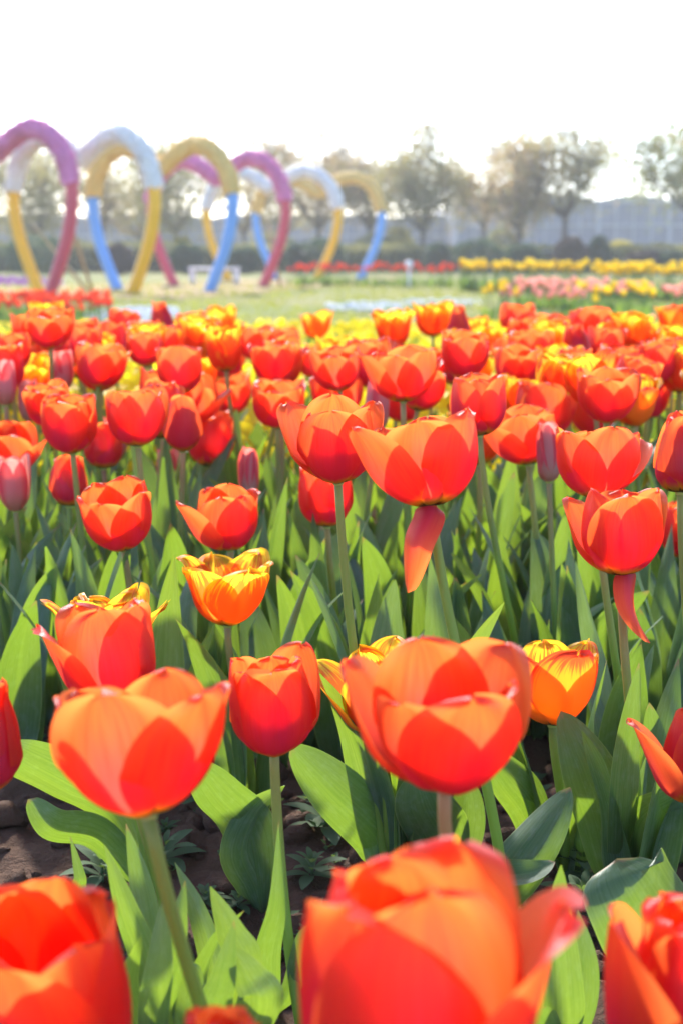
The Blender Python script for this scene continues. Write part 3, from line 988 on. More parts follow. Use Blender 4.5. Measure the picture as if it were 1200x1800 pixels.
leafy_plant(985, 0.86, "broad pointed sunlit tulip leaf standing upright behind the biggest blurred tulip", [
    ([(985, 1790, 0.80), (980, 1660, 0.78), (985, 1520, 0.77)], 0.040, 0.35, 0.04, 0.0, 0.75, 0.0),
    ([(1020, 1790, 0.83), (1030, 1700, 0.82), (1015, 1600, 0.82)], 0.026, 0.4, 0.04, 0.0, 0.7, 0.0),
    ([(955, 1800, 0.78), (958, 1770, 0.76)], 0.026, 0.4, 0.04, 0.0, 0.7, 0.0),
])
leafy_plant(270, 0.84, "clump of young pointed tulip leaves around the open red tulip's stem", [
    ([(265, 1720, 0.80), (225, 1600, 0.78), (184, 1485, 0.77)], 0.026, 0.7, 0.03, 0.3, 0.8, 0.3),
    ([(262, 1700, 0.82), (250, 1570, 0.82), (222, 1448, 0.82)], 0.028, 0.4, 0.03, 0.0, 0.8, 0.0),
    ([(282, 1760, 0.76), (308, 1650, 0.74), (326, 1548, 0.74)], 0.024, 0.8, 0.03, 0.2, 0.8, -0.3),
    ([(275, 1780, 0.74), (282, 1700, 0.72), (287, 1580, 0.72)], 0.026, 0.6, 0.03, -0.3, 0.7, 0.5),
    ([(150, 1600, 0.88), (140, 1540, 0.88), (124, 1470, 0.88)], 0.014, 0.5, 0.03, 0.0, 0.8, 0.0),
    ([(240, 1800, 0.78), (225, 1740, 0.76), (250, 1640, 0.74)], 0.026, 0.5, 0.03, 0.5, 0.7, 0.2),
])
leafy_plant(395, 0.84, "clump of crossed young tulip leaves on soil beside the blurred orange-red tulip", [
    ([(375, 1700, 0.84), (348, 1600, 0.84), (308, 1516, 0.84)], 0.022, 0.6, 0.03, 0.2, 0.8, 0.2),
    ([(430, 1720, 0.78), (405, 1640, 0.77), (370, 1558, 0.77)], 0.030, 0.5, 0.03, 0.0, 0.75, 0.1),
    ([(455, 1780, 0.74), (440, 1720, 0.73), (395, 1650, 0.73)], 0.034, 0.35, 0.03, 0.0, 0.75, 0.0),
    ([(380, 1790, 0.74), (395, 1720, 0.72), (412, 1618, 0.72)], 0.026, 0.45, 0.03, 0.1, 0.75, 0.2),
    ([(350, 1760, 0.80), (380, 1660, 0.79), (430, 1600, 0.79)], 0.022, 0.6, 0.03, 0.3, 0.8, 0.6),
    ([(340, 1800, 0.78), (335, 1720, 0.77), (325, 1690, 0.77)], 0.028, 0.5, 0.05, 0.3, 0.6, 0.2),
])
leafy_plant(478, 0.90, "narrow twisted tulip leaf climbing beside the closed red tulip's stem", [
    ([(472, 1690, 0.86), (492, 1590, 0.84), (490, 1440, 0.84)], 0.024, 0.45, 0.05, 0.9, 0.75, 0.0),
    ([(512, 1740, 0.88), (530, 1660, 0.87), (545, 1620, 0.87)], 0.018, 0.5, 0.03, 0.0, 0.7, 0.0),
])


# ------------------------------------------------------------------ the rest of the bed: copies of the far tulips above
def fill_bed():
    rr = random.Random(5)
    src = {'red': [], 'flame': [], 'gold': [], 'bud': []}
    for t, kind, d in HEROES:
        if d > 1.45 and kind in src: src[kind].append(t)
    lab = {'red': "orange-red tulip crowded among others in the far rows of the bed",
           'flame': "yellow-rimmed orange tulip crowded among the red ones in the far rows",
           'gold': "yellow-rimmed orange tulip crowded among the red ones in the far rows",
           'bud': "closed pinkish bud among the far rows of tulips"}
    gr = {'red': 'orange-red tulips filling the far rows', 'flame': 'yellow-rimmed tulips filling the far rows', 'gold': 'yellow-rimmed tulips filling the far rows', 'bud': 'pink buds in the far rows'}
    n = 0; tries = 0
    while n < 122 and tries < 6000:
        tries += 1
        d = math.sqrt(rr.uniform(1.68 ** 2, 2.95 ** 2))
        x = rr.uniform(-0.29, 0.29) * d + rr.uniform(-.05, .05)
        if any((x - a) ** 2 + (d - b) ** 2 < 0.078 ** 2 for a, b in PLANTS): continue
        if 385 < 600 + x / d * FPX < 785 and d > 2.25: continue
        k = rr.choices(['red', 'flame', 'gold', 'bud'], [0.68, 0.18, 0.08, 0.06])[0]
        s = rr.choice(src[k])
        c = copy_tree(s)
        z = soil_z(x, d)
        c.location = (x, d, z)
        c.rotation_euler = (rr.uniform(-.10, .10), rr.uniform(-.10, .10), rr.uniform(0, 6.28))
        # the flower's height in the source sets the scale: heads stay near 0.44 .. 0.50 m
        hz = [q for q in s.children if q.name.startswith('flower')][0].location.z
        want = rr.uniform(0.25, 0.31)
        sc = want / hz
        sc = min(1.18, max(0.92, sc))
        c.scale = (1.0, 1.0, 1.0)
        c.scale = (sc, sc, sc)
        c['label'] = lab[k]; c['group'] = gr[k]
        PLANTS.append((x, d))
        n += 1
    # leafy plants without a bloom, between the second and third rows
    m = 0; tries = 0
    while m < 62 and tries < 3000:
        tries += 1
        d = math.sqrt(rr.uniform(1.22 ** 2, 2.1 ** 2))
        x = rr.uniform(-0.27, 0.27) * d
        if any((x - a) ** 2 + (d - b) ** 2 < 0.06 ** 2 for a, b in PLANTS): continue
        root = empty("tulip_plant", (x, d, soil_z(x, d)))
        tag(root, "flowerless tulip with only upright green leaves between the flowering stems", "tulip plant", "flowerless tulip plants between the stems")
        a0 = rr.uniform(0, 6.28)
        for k in range(rr.choice([3, 4])):
            ob("leaf", auto_leaf(rr, rr.uniform(0.15, 0.23), rr.uniform(0.028, 0.050), a0 + k * 2.2, rr.randint(0, 99999)), root)
        PLANTS.append((x, d))
        m += 1


fill_bed()


# ------------------------------------------------------------------ weeds on the soil
def weed_mesh(seed):
    rr = random.Random(seed)
    m = MB()
    h = 0.0
    for layer in range(3):
        n = 5
        for k in range(n):
            a = k * 6.283 / n + layer * 0.6 + rr.uniform(-.2, .2)
            L = (0.030, 0.024, 0.014)[layer] * rr.uniform(.8, 1.2); w = L * 0.20
            e0 = math.radians((20, 42, 68)[layer])
            c, s = math.cos(a), math.sin(a)
            v = []; uv = []
            for j in range(7):
                t = j / 6
                e = e0 - t * 0.6
                r = 0.002 + L * t * math.cos(e); z = 0.006 + layer * 0.006 + L * (t * math.sin(e0) - 0.35 * t * t)
                ww = w * (math.sin(math.pi * min(1, t * .92 + .06)) ** .8)
                for u in (-1, 0, 1):
                    zz = z + (0.22 * ww if u else 0)
                    v.append((r * c - u * ww * s, r * s + u * ww * c, zz))
            f = [(j * 3 + i, j * 3 + i + 1, j * 3 + 4 + i, j * 3 + 3 + i) for j in range(6) for i in range(2)]
            m.add(v, f)
    m.tube([(0, 0, -0.004), (0, 0, 0.014)], [0.0014, 0.001], 5)
    return mesh("weed", m.v, m.f, M_WEED, m.u, m.m)


def make_weeds():
    rr = random.Random(77)
    lib = [weed_mesh(s) for s in range(4)]
    first = True
    spots = [(572, 1.17, 1.15, "largest grey-green weed rosette on the soil behind the closed tulip's stem"),
             (548, 1.10, 0.9, "small grey-green weed rosette just below the largest one"),
             (1022, 1.10, 1.1, "bushy weed rosette on the soil beside the golden tulip's stem"),
             (1022, 1.02, 1.1, "low weed rosette on dark soil below the bushy one"),
             (180, 1.10, 1.1, "weed rosette half hidden behind the young leaf clump"),
             (290, 1.12, 1.0, "weed rosette right behind the open red tulip's stem"),
             (915, 1.01, 0.9, "small weed rosette on the soil beside the folded leaf"),
             (378, 1.24, 0.9, "small weed under the sloping dark leaf near the clods")]
    for i, (px, d, s, label) in enumerate(spots):
        b = GP(px, d, BED_Z); b.z = soil_z(b.x, b.y)
        o = ob("weed", lib[i % 4], None, b)
        o.scale = (s, s, s); o.rotation_euler.z = rr.uniform(0, 6)
        tag(o, label, "weed")
    for i in range(26):
        d = rr.uniform(0.98, 1.6)
        b = GP(rr.choice([rr.uniform(0, 450), rr.uniform(480, 1150)]), d, BED_Z); b.z = soil_z(b.x, b.y)
        o = ob("weed", rr.choice(lib), None, b)
        s = rr.uniform(0.35, 0.7)
        o.scale = (s, s, s); o.rotation_euler.z = rr.uniform(0, 6)
        tag(o, "little grey-green weed rosette growing on the bare soil between tulips", "weed", "little weeds on the bare soil")


make_weeds()


# ------------------------------------------------------------------ low flowers and grass (nobody could count these)
def pansy_patch(name, label, mat, spots, n, size, zr, seed, cover=1.0):
    rr = random.Random(seed)
    m = MB()
    for i in range(n):
        x, y = spots(rr)
        z = rr.uniform(*zr) + (max(0.0, soil_z(x, y)) if y < 4 else 0)
        r = size * rr.uniform(.75, 1.25)
        nrm = Vector((rr.uniform(-.6, .6), rr.uniform(-1.0, .3), rr.uniform(.5, 1))).normalized()
        q = Vector((0, 0, 1)).rotation_difference(nrm)
        v = [(0, 0, -r * .25)]
        k = 10
        for j in range(k):
            a = 6.283 * j / k
            rad = r * (1.0 if j % 2 == 0 else 0.72)
            v.append((math.cos(a) * rad, math.sin(a) * rad, r * rr.uniform(-.1, .12)))
        v = [tuple(q @ Vector(p) + Vector((x, y, z))) for p in v]
        m.add(v, [(0, 1 + j, 1 + (j + 1) % k) for j in range(k)])
    for i in range(int(n * 1.0 * cover)):
        x, y = spots(rr)
        z = rr.uniform(0.01, zr[1] * 0.85) + (max(0.0, soil_z(x, y)) if y < 4 else 0)
        L = rr.uniform(.02, .05) * (size / 0.02) ** .5; w = L * .3; a = rr.uniform(0, 6.28); e = rr.uniform(.1, 1.2)
        c, s = math.cos(a), math.sin(a)
        pts = [(0, 0, 0), (L * .5 * math.cos(e), w, L * .5 * math.sin(e)), (L * math.cos(e), 0, L * math.sin(e)), (L * .5 * math.cos(e), -w, L * .5 * math.sin(e))]
        m.add([(x + X * c - Y * s, y + X * s + Y * c, z + Z) for X, Y, Z in pts], [(0, 1, 2, 3)], mi=1)
    o = m.build(name, [mat, M_COVER])
    return tag(o, label, "flowers", kind='stuff')


def in_wedge(px0, px1, d0, d1):
    def f(rr):
        d = math.sqrt(rr.uniform(d0 * d0, d1 * d1))
        g = GP(rr.uniform(px0, px1), d)
        return g.x, g.y
    return f


def in_oval(px, d, rx, ry):
    c = GP(px, d)
    def f(rr):
        a = rr.uniform(0, 6.283); q = math.sqrt(rr.random())
        return c.x + rx * q * math.cos(a), c.y + ry * q * math.sin(a)
    return f


pansy_patch("yellow_pansies", "carpet of low bright yellow flowers just behind the tulip bed", M_YEL, in_wedge(-120, 1320, 2.35, 8.3), 13000, 0.026, (0.10, 0.24), 1)
pansy_patch("white_pansies", "low patch of white flowers on the lawn near the hearts", M_WHITE, in_oval(238, 13.0, 0.36, 1.5), 900, 0.022, (0.04, 0.10), 2, 0.4)
pansy_patch("pale_pansies", "pale strip of white flowers in the middle of the lawn", M_WHITE, in_oval(640, 15.5, 0.42, 0.9), 420, 0.022, (0.03, 0.08), 3, 0.6)
pansy_patch("lilac_pansies", "thin scatter of whitish flowers across the lawn behind the topmost tulips", M_WHITE, in_oval(770, 17.0, 0.5, 0.5), 160, 0.022, (0.03, 0.08), 4, 0.6)
pansy_patch("purple_pansies", "thin strip of purple flowers in front of the dark hedge", M_PURPLE, in_wedge(-30, 110, 26, 30), 500, 0.035, (0.04, 0.14), 5)


def make_grass():
    rr = random.Random(9)
    m = MB()
    for i in range(26000):
        d = 7.6 + 22 * rr.random() ** 1.7
        g = GP(rr.uniform(-150, 1350), d)
        nz = mnoise.noise(Vector((g.x * 1.3, g.y * 0.7, 0)))
        if nz < -0.12 and rr.random() < 0.85: continue
        L = rr.uniform(.02, .06) * (1 + d * .02); w = rr.uniform(.003, .006) * (1 + d * .05); a = rr.uniform(0, 6.28)
        dx, dy = math.cos(a), math.sin(a)
        lx, ly = rr.uniform(-.5, .5) * L, rr.uniform(-.5, .5) * L
        m.add([(g.x - dx * w, g.y - dy * w, 0), (g.x + dx * w, g.y + dy * w, 0), (g.x + lx, g.y + ly, L)], [(0, 1, 2)])
    tag(m.build("lawn_grass", M_GRASS), "short bright green grass blades growing over the lawn", "grass", kind='stuff')


make_grass()


# ------------------------------------------------------------------ distant tulips, one object each
def far_tulip_mesh(name, mats, seed, open_=0.3, h=0.36):
    rr = random.Random(seed)
    m = MB()
    m.tube([(0, 0, -0.01), (0.005, 0, h * .5), (0, 0, h)], [0.005, 0.0045, 0.004], 5, 1)
    nu, nv = 4, 6
    for k in range(6):
        v, uv = petal(0.075, 0.062, 4, 92 - 12 * open_, 110 - 24 * open_, 0.004, seed * 13 + k, nu=nu, nv=nv, knee=0.42 + 0.15 * open_)
        az = k * 60 + rr.uniform(-8, 8)
        c, s = math.cos(math.radians(az)), math.sin(math.radians(az))
        m.add([(x * c - y * s, x * s + y * c, z + h) for x, y, z in v], grid_faces(nu, nv), uv, 0)
    for k in range(3):
        a = rr.uniform(0, 6.28)
        L = rr.uniform(.13, .20); w = 0.02
        c, s = math.cos(a), math.sin(a)
        v = []
        for j in range(6):
            t = j / 5
            r = 0.01 + 0.08 * t ** 1.5; z = L * t * (1 - .1 * t); ww = w * math.sin(math.pi * (t * .9 + .1)) 
            v += [(r * c - ww * s, r * s + ww * c, z), (r * c + ww * s, r * s - ww * c, z)]
        m.add(v, [(2 * j, 2 * j + 1, 2 * j + 3, 2 * j + 2) for j in range(5)], None, 2)
    return mesh(name, m.v, m.f, mats, m.u, m.m)


M_FRED = simple("far_petal_red", (0.66, 0.045, 0.03), 0.5, 0.3, 0.15, 30.0, transl=(0.95, 0.13, 0.03), tf=0.55, objvar=0.3)
M_FYEL = simple("far_petal_yellow", (0.84, 0.58, 0.01), 0.5, 0.3, 0.1, 30.0, transl=(0.98, 0.80, 0.02), tf=0.5, objvar=0.2)
M_FPINK = simple("far_petal_pink", (0.84, 0.40, 0.36), 0.5, 0.3, 0.12, 30.0, transl=(0.98, 0.52, 0.42), tf=0.5, objvar=0.25)
M_FLEAF = simple("far_leaf", (0.13, 0.21, 0.07), 0.5, 0.3, 0.3, 10.0, transl=(0.28, 0.42, 0.04), tf=0.4)


def far_bed(name, mat, label, group, spots, n, seed, scale=(0.85, 1.1)):
    rr = random.Random(seed)
    lib = [far_tulip_mesh(name, [mat, M_FLEAF, M_FLEAF], seed * 10 + k, rr.uniform(.0, .7), rr.uniform(.26, .32)) for k in range(4)]
    for i in range(n):
        x, y = spots(rr)
        o = ob(name, lib[i % 4], None, (x, y, 0))
        s = rr.uniform(*scale)
        o.scale = (s, s, s); o.rotation_euler = (rr.uniform(-.08, .08), rr.uniform(-.08, .08), rr.uniform(0, 6.28))
        tag(o, label, "tulip", group)


def strip(p0, p1, depth):
    """Points in a band between two (px, d) ends."""
    a, b = GP(*p0), GP(*p1)
    def f(rr):
        t = rr.random()
        q = a.lerp(b, t)
        return q.x + rr.uniform(-.03, .03), q.y + rr.uniform(0, depth)
    return f


far_bed("red_tulip", M_FRED, "distant red tulip in the patch before the first hearts", "red tulips in the patch before the hearts", in_wedge(-60, 195, 10.6, 14.0), 210, 11, (0.62, 0.82))
far_bed("crimson_tulip", M_FRED, "distant red tulip in the thin row crossing the lawn behind the hearts", "red tulips in the thin far row", strip((505, 27), (815, 25.5), 1.2), 110, 12, (0.95, 1.25))
far_bed("yellow_tulip", M_FYEL, "distant yellow tulip in the row running on from the red row", "yellow tulips in the far row", strip((812, 23), (1045, 21.5), 1.2), 130, 13, (1.15, 1.45))
far_bed("golden_tulip", M_FYEL, "distant yellow tulip in the row behind the pink tulips", "yellow tulips behind the pink ones", strip((1050, 19.5), (1260, 18), 1.2), 110, 14, (1.1, 1.4))
far_bed("pink_tulip", M_FPINK, "distant salmon pink tulip in the mixed bed on the lawn", "pink tulips in the mixed bed", strip((930, 15.5), (1290, 12.0), 2.2), 100, 15, (0.85, 1.05))
far_bed("salmon_tulip", M_FPINK, "distant salmon pink tulip in the loose clumps nearer the tulip bed", "pink tulips in the loose clumps", strip((890, 12.5), (1040, 11.5), 0.8), 26, 16, (0.8, 1.0))
far_bed("lemon_tulip", M_FYEL, "distant yellow tulip standing among the pink ones", "yellow tulips among the pink ones", in_wedge(990, 1140, 11.2, 14.5), 26, 17, (0.85, 1.05))
far_bed("amber_tulip", M_FYEL, "distant yellow tulip in the small clump beside the pink ones", "yellow tulips in the small clump", in_oval(880, 13.0, 0.15, 0.35), 14, 18)


# ------------------------------------------------------------------ heart arches
M_ARED = simple("arch_red_paint", (0.56, 0.06, 0.10), 0.45, 0.4, 0.15, 6.0)
M_AYEL = simple("arch_yellow_paint", (0.84, 0.44, 0.005), 0.45, 0.4, 0.12, 6.0)
M_ABLUE = simple("arch_blue_paint", (0.14, 0.34, 0.74), 0.45, 0.4, 0.12, 6.0)
M_GPINK = simple("garland_pink", (0.96, 0.25, 0.46), 0.7, 0.2, 0.5, 5.0, transl=(0.95, 0.35, 0.7), tf=0.3)
M_GWHITE = simple("garland_white", (0.94, 0.86, 0.80), 0.7, 0.2, 0.25, 12.0, transl=(0.92, 0.9, 0.9), tf=0.3)
M_GYEL = simple("garland_yellow", (0.96, 0.62, 0.22), 0.7, 0.2, 0.3, 12.0, transl=(0.9, 0.6, 0.2), tf=0.3)
M_BAMBOO = simple("bamboo", (0.36, 0.28, 0.15), 0.6, 0.3, 0.2, 12.0)
M_BOLT = simple("base_plate", (0.12, 0.11, 0.10), 0.6, 0.4, 0.2, 12.0)


def heart_pts(hw, hh):
    """One half of a heart from its foot up and over to the cleft: (x, z)."""
    ctrl = [(0.66, 0.0), (0.80, 0.17), (0.93, 0.36), (1.00, 0.55), (0.99, 0.70), (0.90, 0.85), (0.74, 0.955), (0.54, 1.0), (0.34, 0.975), (0.16, 0.915), (0.0, 0.845)]
    return [Vector((x * hw, 0, z * hh)) for x, z in ctrl]


def garland(m, C, r, rr, n=1200):
    """Flower clusters wound round the tube C: many small florets on its surface."""
    for i in range(n):
        t = rr.random() * (len(C) - 1)
        k = min(int(t), len(C) - 2); t -= k
        p = C[k].lerp(C[k + 1], t)
        tan = (C[k + 1] - C[k]).normalized()
        a = Vector((0, 1, 0)); b = tan.cross(a).normalized()
        th = rr.uniform(0, 6.283)
        nrm = (a * math.cos(th) + b * math.sin(th))
        p = p + nrm * (r * rr.uniform(.92, 1.14))
        s = rr.uniform(.04, .075)
        q = Vector((0, 0, 1)).rotation_difference((nrm + Vector((rr.uniform(-.5, .5), rr.uniform(-.5, .5), rr.uniform(-.5, .5)))).normalized())
        v = [(0, 0, s * .5)] + [(math.cos(j * 6.283 / 6) * s, math.sin(j * 6.283 / 6) * s, 0) for j in range(6)]
        m.add([tuple(q @ Vector(w) + p) for w in v], [(0, 1 + j, 1 + (j + 1) % 6) for j in range(6)])


def heart_arch(cx, d, wpx, hh, yaw, lower, upper, label, props=(), z0=0.0):
    hw = wpx / 2 / FPX * d / math.cos(math.radians(yaw))
    loc = GP(cx, d, z0)
    root = empty("heart_arch", loc)
    root.rotation_euler.z = -math.radians(yaw)
    tag(root, label, "heart arch", "heart shaped arches over the walk")
    rr = random.Random(int(cx * 7 + d))
    half = heart_pts(hw, hh)
    for s in (1, -1):
        C = catmull([Vector((p.x * s, 0, p.z)) for p in half], 60)
        cut = next(i for i, p in enumerate(C) if p.z > 0.66 * hh)
        v, f, uv = tube(C[:cut + 2], 0.095, 14)
        leg = ob("leg", mesh("leg", v, f, lower, uv), root)
        b = MB()
        b.box((C[0].x, 0, 0.012), (0.30, 0.30, 0.024), 0, 0.004)
        b.build("base_plate", M_BOLT, leg)
        m = MB()
        up = C[cut:]
        m.tube(up, [0.110 + 0.004 * math.sin(i * 1.7) for i in range(len(up))], 14)
        garland(m, up, 0.112, rr)
        m.build("garland", upper, root)
    for (x0, y0, x1, z1) in props:
        m = MB()
        m.tube([(x0, y0, 0), ((x0 + x1) / 2, y0 * .5, z1 / 2), (x1, 0.0, z1)], [0.03, 0.028, 0.022], 7)
        m.build("prop_pole", M_BAMBOO, root)
    return root


heart_arch(2, 21.6, 292, 2.42, 30, M_ARED, M_GPINK, "nearest heart arch with red legs and pink flower garland, cut by the frame", [(1.05, 0.9, 1.25, 1.5)])
heart_arch(150, 21.9, 272, 2.36, 30, M_AYEL, M_GWHITE, "heart arch with yellow legs and white garland standing beside the white flowers", [(-0.6, 0.8, -1.05, 1.1)])
heart_arch(287, 23.4, 258, 2.32, 27, M_ABLUE, M_GYEL, "nearer heart arch with blue legs and yellow garland, next to the white bench")
heart_arch(384, 26.6, 242, 2.32, 24, M_ARED, M_GPINK, "farther heart arch with red legs and pink garland, seen through the blue-legged one", [(0.9, 0.8, 1.05, 1.2)])
heart_arch(478, 31.5, 232, 2.36, 20, M_AYEL, M_GWHITE, "farther heart arch with yellow legs and white garland rising from the thin red tulip row")
heart_arch(559, 33.8, 218, 2.36, 16, M_ABLUE, M_GYEL, "last heart arch of the walk, with blue legs and yellow garland")

# white bench and marker post
M_BENCH = simple("white_paint", (0.72, 0.70, 0.72), 0.5, 0.3, 0.1, 4.0)


def bench():
    b = GP(378, 28.5)
    root = empty("bench", b)
    tag(root, "low white bench on the sandy path between the heart arches", "bench")
    m = MB(); m.box((0, 0, 0.315), (1.0, 0.36, 0.05), 0, 0.006); m.build("seat", M_BENCH, root)
    for x in (-0.44, -0.06, 0.44):
        m = MB(); m.box((x, 0, 0.145), (0.09, 0.30, 0.29), 0, 0.006); m.build("leg", M_BENCH, root)
    p = GP(718, 25)
    root = empty("marker_post", p)
    tag(root, "thin pale marker post with a round head before the red tulip row", "post")
    m = MB(); m.tube([(0, 0, 0), (0, 0, 0.20), (0, 0, 0.37)], [0.03, 0.027, 0.027], 10); m.build("post", M_BENCH, root)
    m = MB(); m.tube([(0, 0, .365), (0, 0, .39), (0, 0, .44), (0, 0, .48), (0, 0, .49)], [.03, .065, .075, .045, .01], 12); m.build("post_head", M_BENCH, root)


bench()


# ------------------------------------------------------------------ hedges, shrubs, trees, glasshouses
def leaf_cloud(m, centre, rx, ry, rz, n, size, rr, mi=0, shell=0.55, lump=0.25):
    off = Vector((rr.random() * 40, rr.random() * 40, rr.random() * 40))
    for i in range(n):
        q = Vector((rr.gauss(0, 1), rr.gauss(0, 1), rr.gauss(0, 1))).normalized()
        rad = (shell + (1 - shell) * rr.random()) * (1 + lump * mnoise.noise(q * 2.2 + off) * 1.6)
        p = Vector((centre[0] + q.x * rx * rad, centre[1] + q.y * ry * rad, centre[2] + q.z * rz * rad))
        if p.z < 0.01: continue
        s = size * rr.uniform(.6, 1.3)
        a = Vector((rr.gauss(0, 1), rr.gauss(0, 1), rr.gauss(0, 1))).normalized()
        b = a.orthogonal().normalized(); c = a.cross(b)
        m.add([tuple(p - b * s), tuple(p + c * s * .5), tuple(p + b * s), tuple(p - c * s * .5)], [(0, 1, 2, 3)], None, mi)


def leaf_mat(name, col, tr, var=0.3):
    return simple(name, col, 0.55, 0.3, var, 1.2, transl=tr, tf=0.35, objvar=0.25)


M_SHRUB = leaf_mat("shrub_leaf", (0.035, 0.065, 0.045), (0.07, 0.13, 0.04))
M_SHRUB2 = leaf_mat("bronze_shrub_leaf", (0.055, 0.040, 0.045), (0.10, 0.07, 0.05))
M_HEDGE = leaf_mat("hedge_leaf", (0.20, 0.20, 0.075), (0.36, 0.34, 0.10))
M_HEDGEC = simple("hedge_core", (0.03, 0.035, 0.02), 0.9, 0.1)
M_BARK = simple("bark", (0.13, 0.105, 0.095), 0.9, 0.1, 0.3, 6.0, 0.4)
M_TLEAF = [leaf_mat("tree_leaf_olive", (0.20, 0.19, 0.08), (0.55, 0.46, 0.14)),
           leaf_mat("tree_leaf_brown", (0.27, 0.20, 0.12), (0.66, 0.46, 0.20)),
           leaf_mat("tree_leaf_green", (0.15, 0.18, 0.08), (0.40, 0.42, 0.12))]


def shrub(px, d, wpx, top, mat, label):
    b = GP(px, d)
    rx = wpx / 2 / FPX * d
    ht = CAM_H + (445 - top) / FPX * d
    root = empty("shrub", b)
    tag(root, label, "shrub")
    m = MB()
    rr = random.Random(int(px))
    leaf_cloud(m, (0, 0, ht * .5), rx, rx * .9, ht * .52, 2600, 0.06, rr, 0, 0.72, 0.16)
    m.build("crown", mat, root)
    s = MB()
    for k in range(5):
        a = k * 1.256
        s.tube([(0, 0, 0), (math.cos(a) * rx * .3, math.sin(a) * rx * .3, ht * .35), (math.cos(a) * rx * .6, math.sin(a) * rx * .6, ht * .75)], [.03, .02, .008], 5)
    s.build("trunk", M_BARK, root)


for px, d, w, top, mt, lab in [
    (66, 42, 120, 415, M_SHRUB, "large dark clipped shrub seen through the nearest heart arches"),
    (208, 41, 58, 430, M_SHRUB2, "small round bronze shrub inside the yellow-legged arch by the white flowers"),
    (330, 43, 60, 428, M_SHRUB, "dark round shrub behind the bench"),
    (430, 43, 56, 434, M_SHRUB, "dark shrub framed by the farther red-legged arch"),
    (522, 44, 40, 430, M_SHRUB, "narrow dark shrub beside the farther yellow-legged arch"),
    (566, 44, 84, 420, M_SHRUB, "rounded dark green shrub behind the last two heart arches"),
    (768, 44, 46, 428, M_SHRUB, "narrow dark shrub standing at the end of the red tulip row"),
    (838, 43.5, 92, 421, M_SHRUB, "widest dark green clipped shrub, behind the start of the yellow row"),
    (916, 43, 66, 429, M_SHRUB, "lower rounded dark shrub under the thin-trunked tree"),
    (1000, 44, 62, 416, M_SHRUB2, "tall bronze-tinted shrub under the wide tree"),
    (1050, 44.5, 44, 417, M_SHRUB, "narrow green-topped shrub beside the bronze-tinted one"),
    (1130, 42.5, 66, 440, M_SHRUB2, "low loose brownish shrub near the glasshouse end"),
    (1180, 42.5, 56, 444, M_SHRUB, "low dark shrub near the frame under the dense tree"),
]:
    shrub(px, d, w, top, mt, lab)


def hedge(px0, px1, d, top, label):
    a, b = GP(px0, d), GP(px1, d)
    ht = CAM_H + (445 - top) / FPX * d
    root = empty("hedge", (a + b) / 2)
    tag(root, label, "hedge")
    L = (b.x - a.x)
    m = MB(); m.box((0, 0, ht * .42), (L * .98, 0.8, ht * .84), 0, 0.05); m.build("hedge_core", M_HEDGEC, root)
    m = MB()
    rr = random.Random(int(px0 + 3))
    for i in range(int(L * 420)):
        x = rr.uniform(-L / 2, L / 2); f = rr.random()
        if f < .5: y, z = -0.45 + rr.uniform(-.06, .06), rr.uniform(0, ht)
        else: y, z = rr.uniform(-.5, .5), ht + rr.uniform(-.09, .08) + 0.08 * mnoise.noise(Vector((x * .8, 0, px0)))
        s = rr.uniform(.04, .09)
        q = Vector((rr.gauss(0, 1), rr.gauss(0, 1), rr.gauss(0, 1))).normalized(); u = q.orthogonal().normalized(); w = q.cross(u)
        p = Vector((x, y, z))
        m.add([tuple(p - u * s), tuple(p + w * s * .5), tuple(p + u * s), tuple(p - w * s * .5)], [(0, 1, 2, 3)])
    m.build("leaves", M_HEDGE, root)


M_FORS = leaf_mat("yellow_bush_leaf", (0.42, 0.36, 0.05), (0.60, 0.50, 0.06))
M_LBUSH = leaf_mat("pale_bush_leaf", (0.20, 0.21, 0.12), (0.34, 0.34, 0.14))
for px, d, w, top, mt, lab in [
    (118, 49.5, 90, 418, M_LBUSH, "pale bush behind the hedge beside the large dark clipped shrub"),
    (262, 49.5, 60, 424, M_FORS, "yellow flowering bush behind the hedge by the small bronze shrub"),
    (322, 50.5, 46, 418, M_FORS, "small yellow bush just behind the dark shrub behind the bench"),
    (480, 50, 90, 410, M_LBUSH, "pale bush between the last blue leg and the farther red leg"),
    (655, 50, 80, 412, M_LBUSH, "pale bush behind the hedge right of the last heart arch"),
    (700, 51, 50, 400, M_FORS, "yellowish bush below the full olive tree's crown"),
    (880, 51, 70, 402, M_LBUSH, "pale bush between the two clipped shrubs under the thin-trunked tree"),
    (1090, 50, 70, 424, M_FORS, "yellowish bush before the glasshouse wall"),
]:
    shrub(px, d, w, top, mt, lab)

hedge(-150, 300, 47, 430, "low olive clipped hedge running behind the nearest heart arches")
hedge(302, 745, 47, 434, "low olive clipped hedge between the last heart arches and the narrow shrub")
hedge(748, 1090, 47, 436, "low olive clipped hedge behind the dark round shrubs")
hedge(1092, 1400, 47, 434, "yellowish low hedge by the glasshouse behind the brownish shrub")


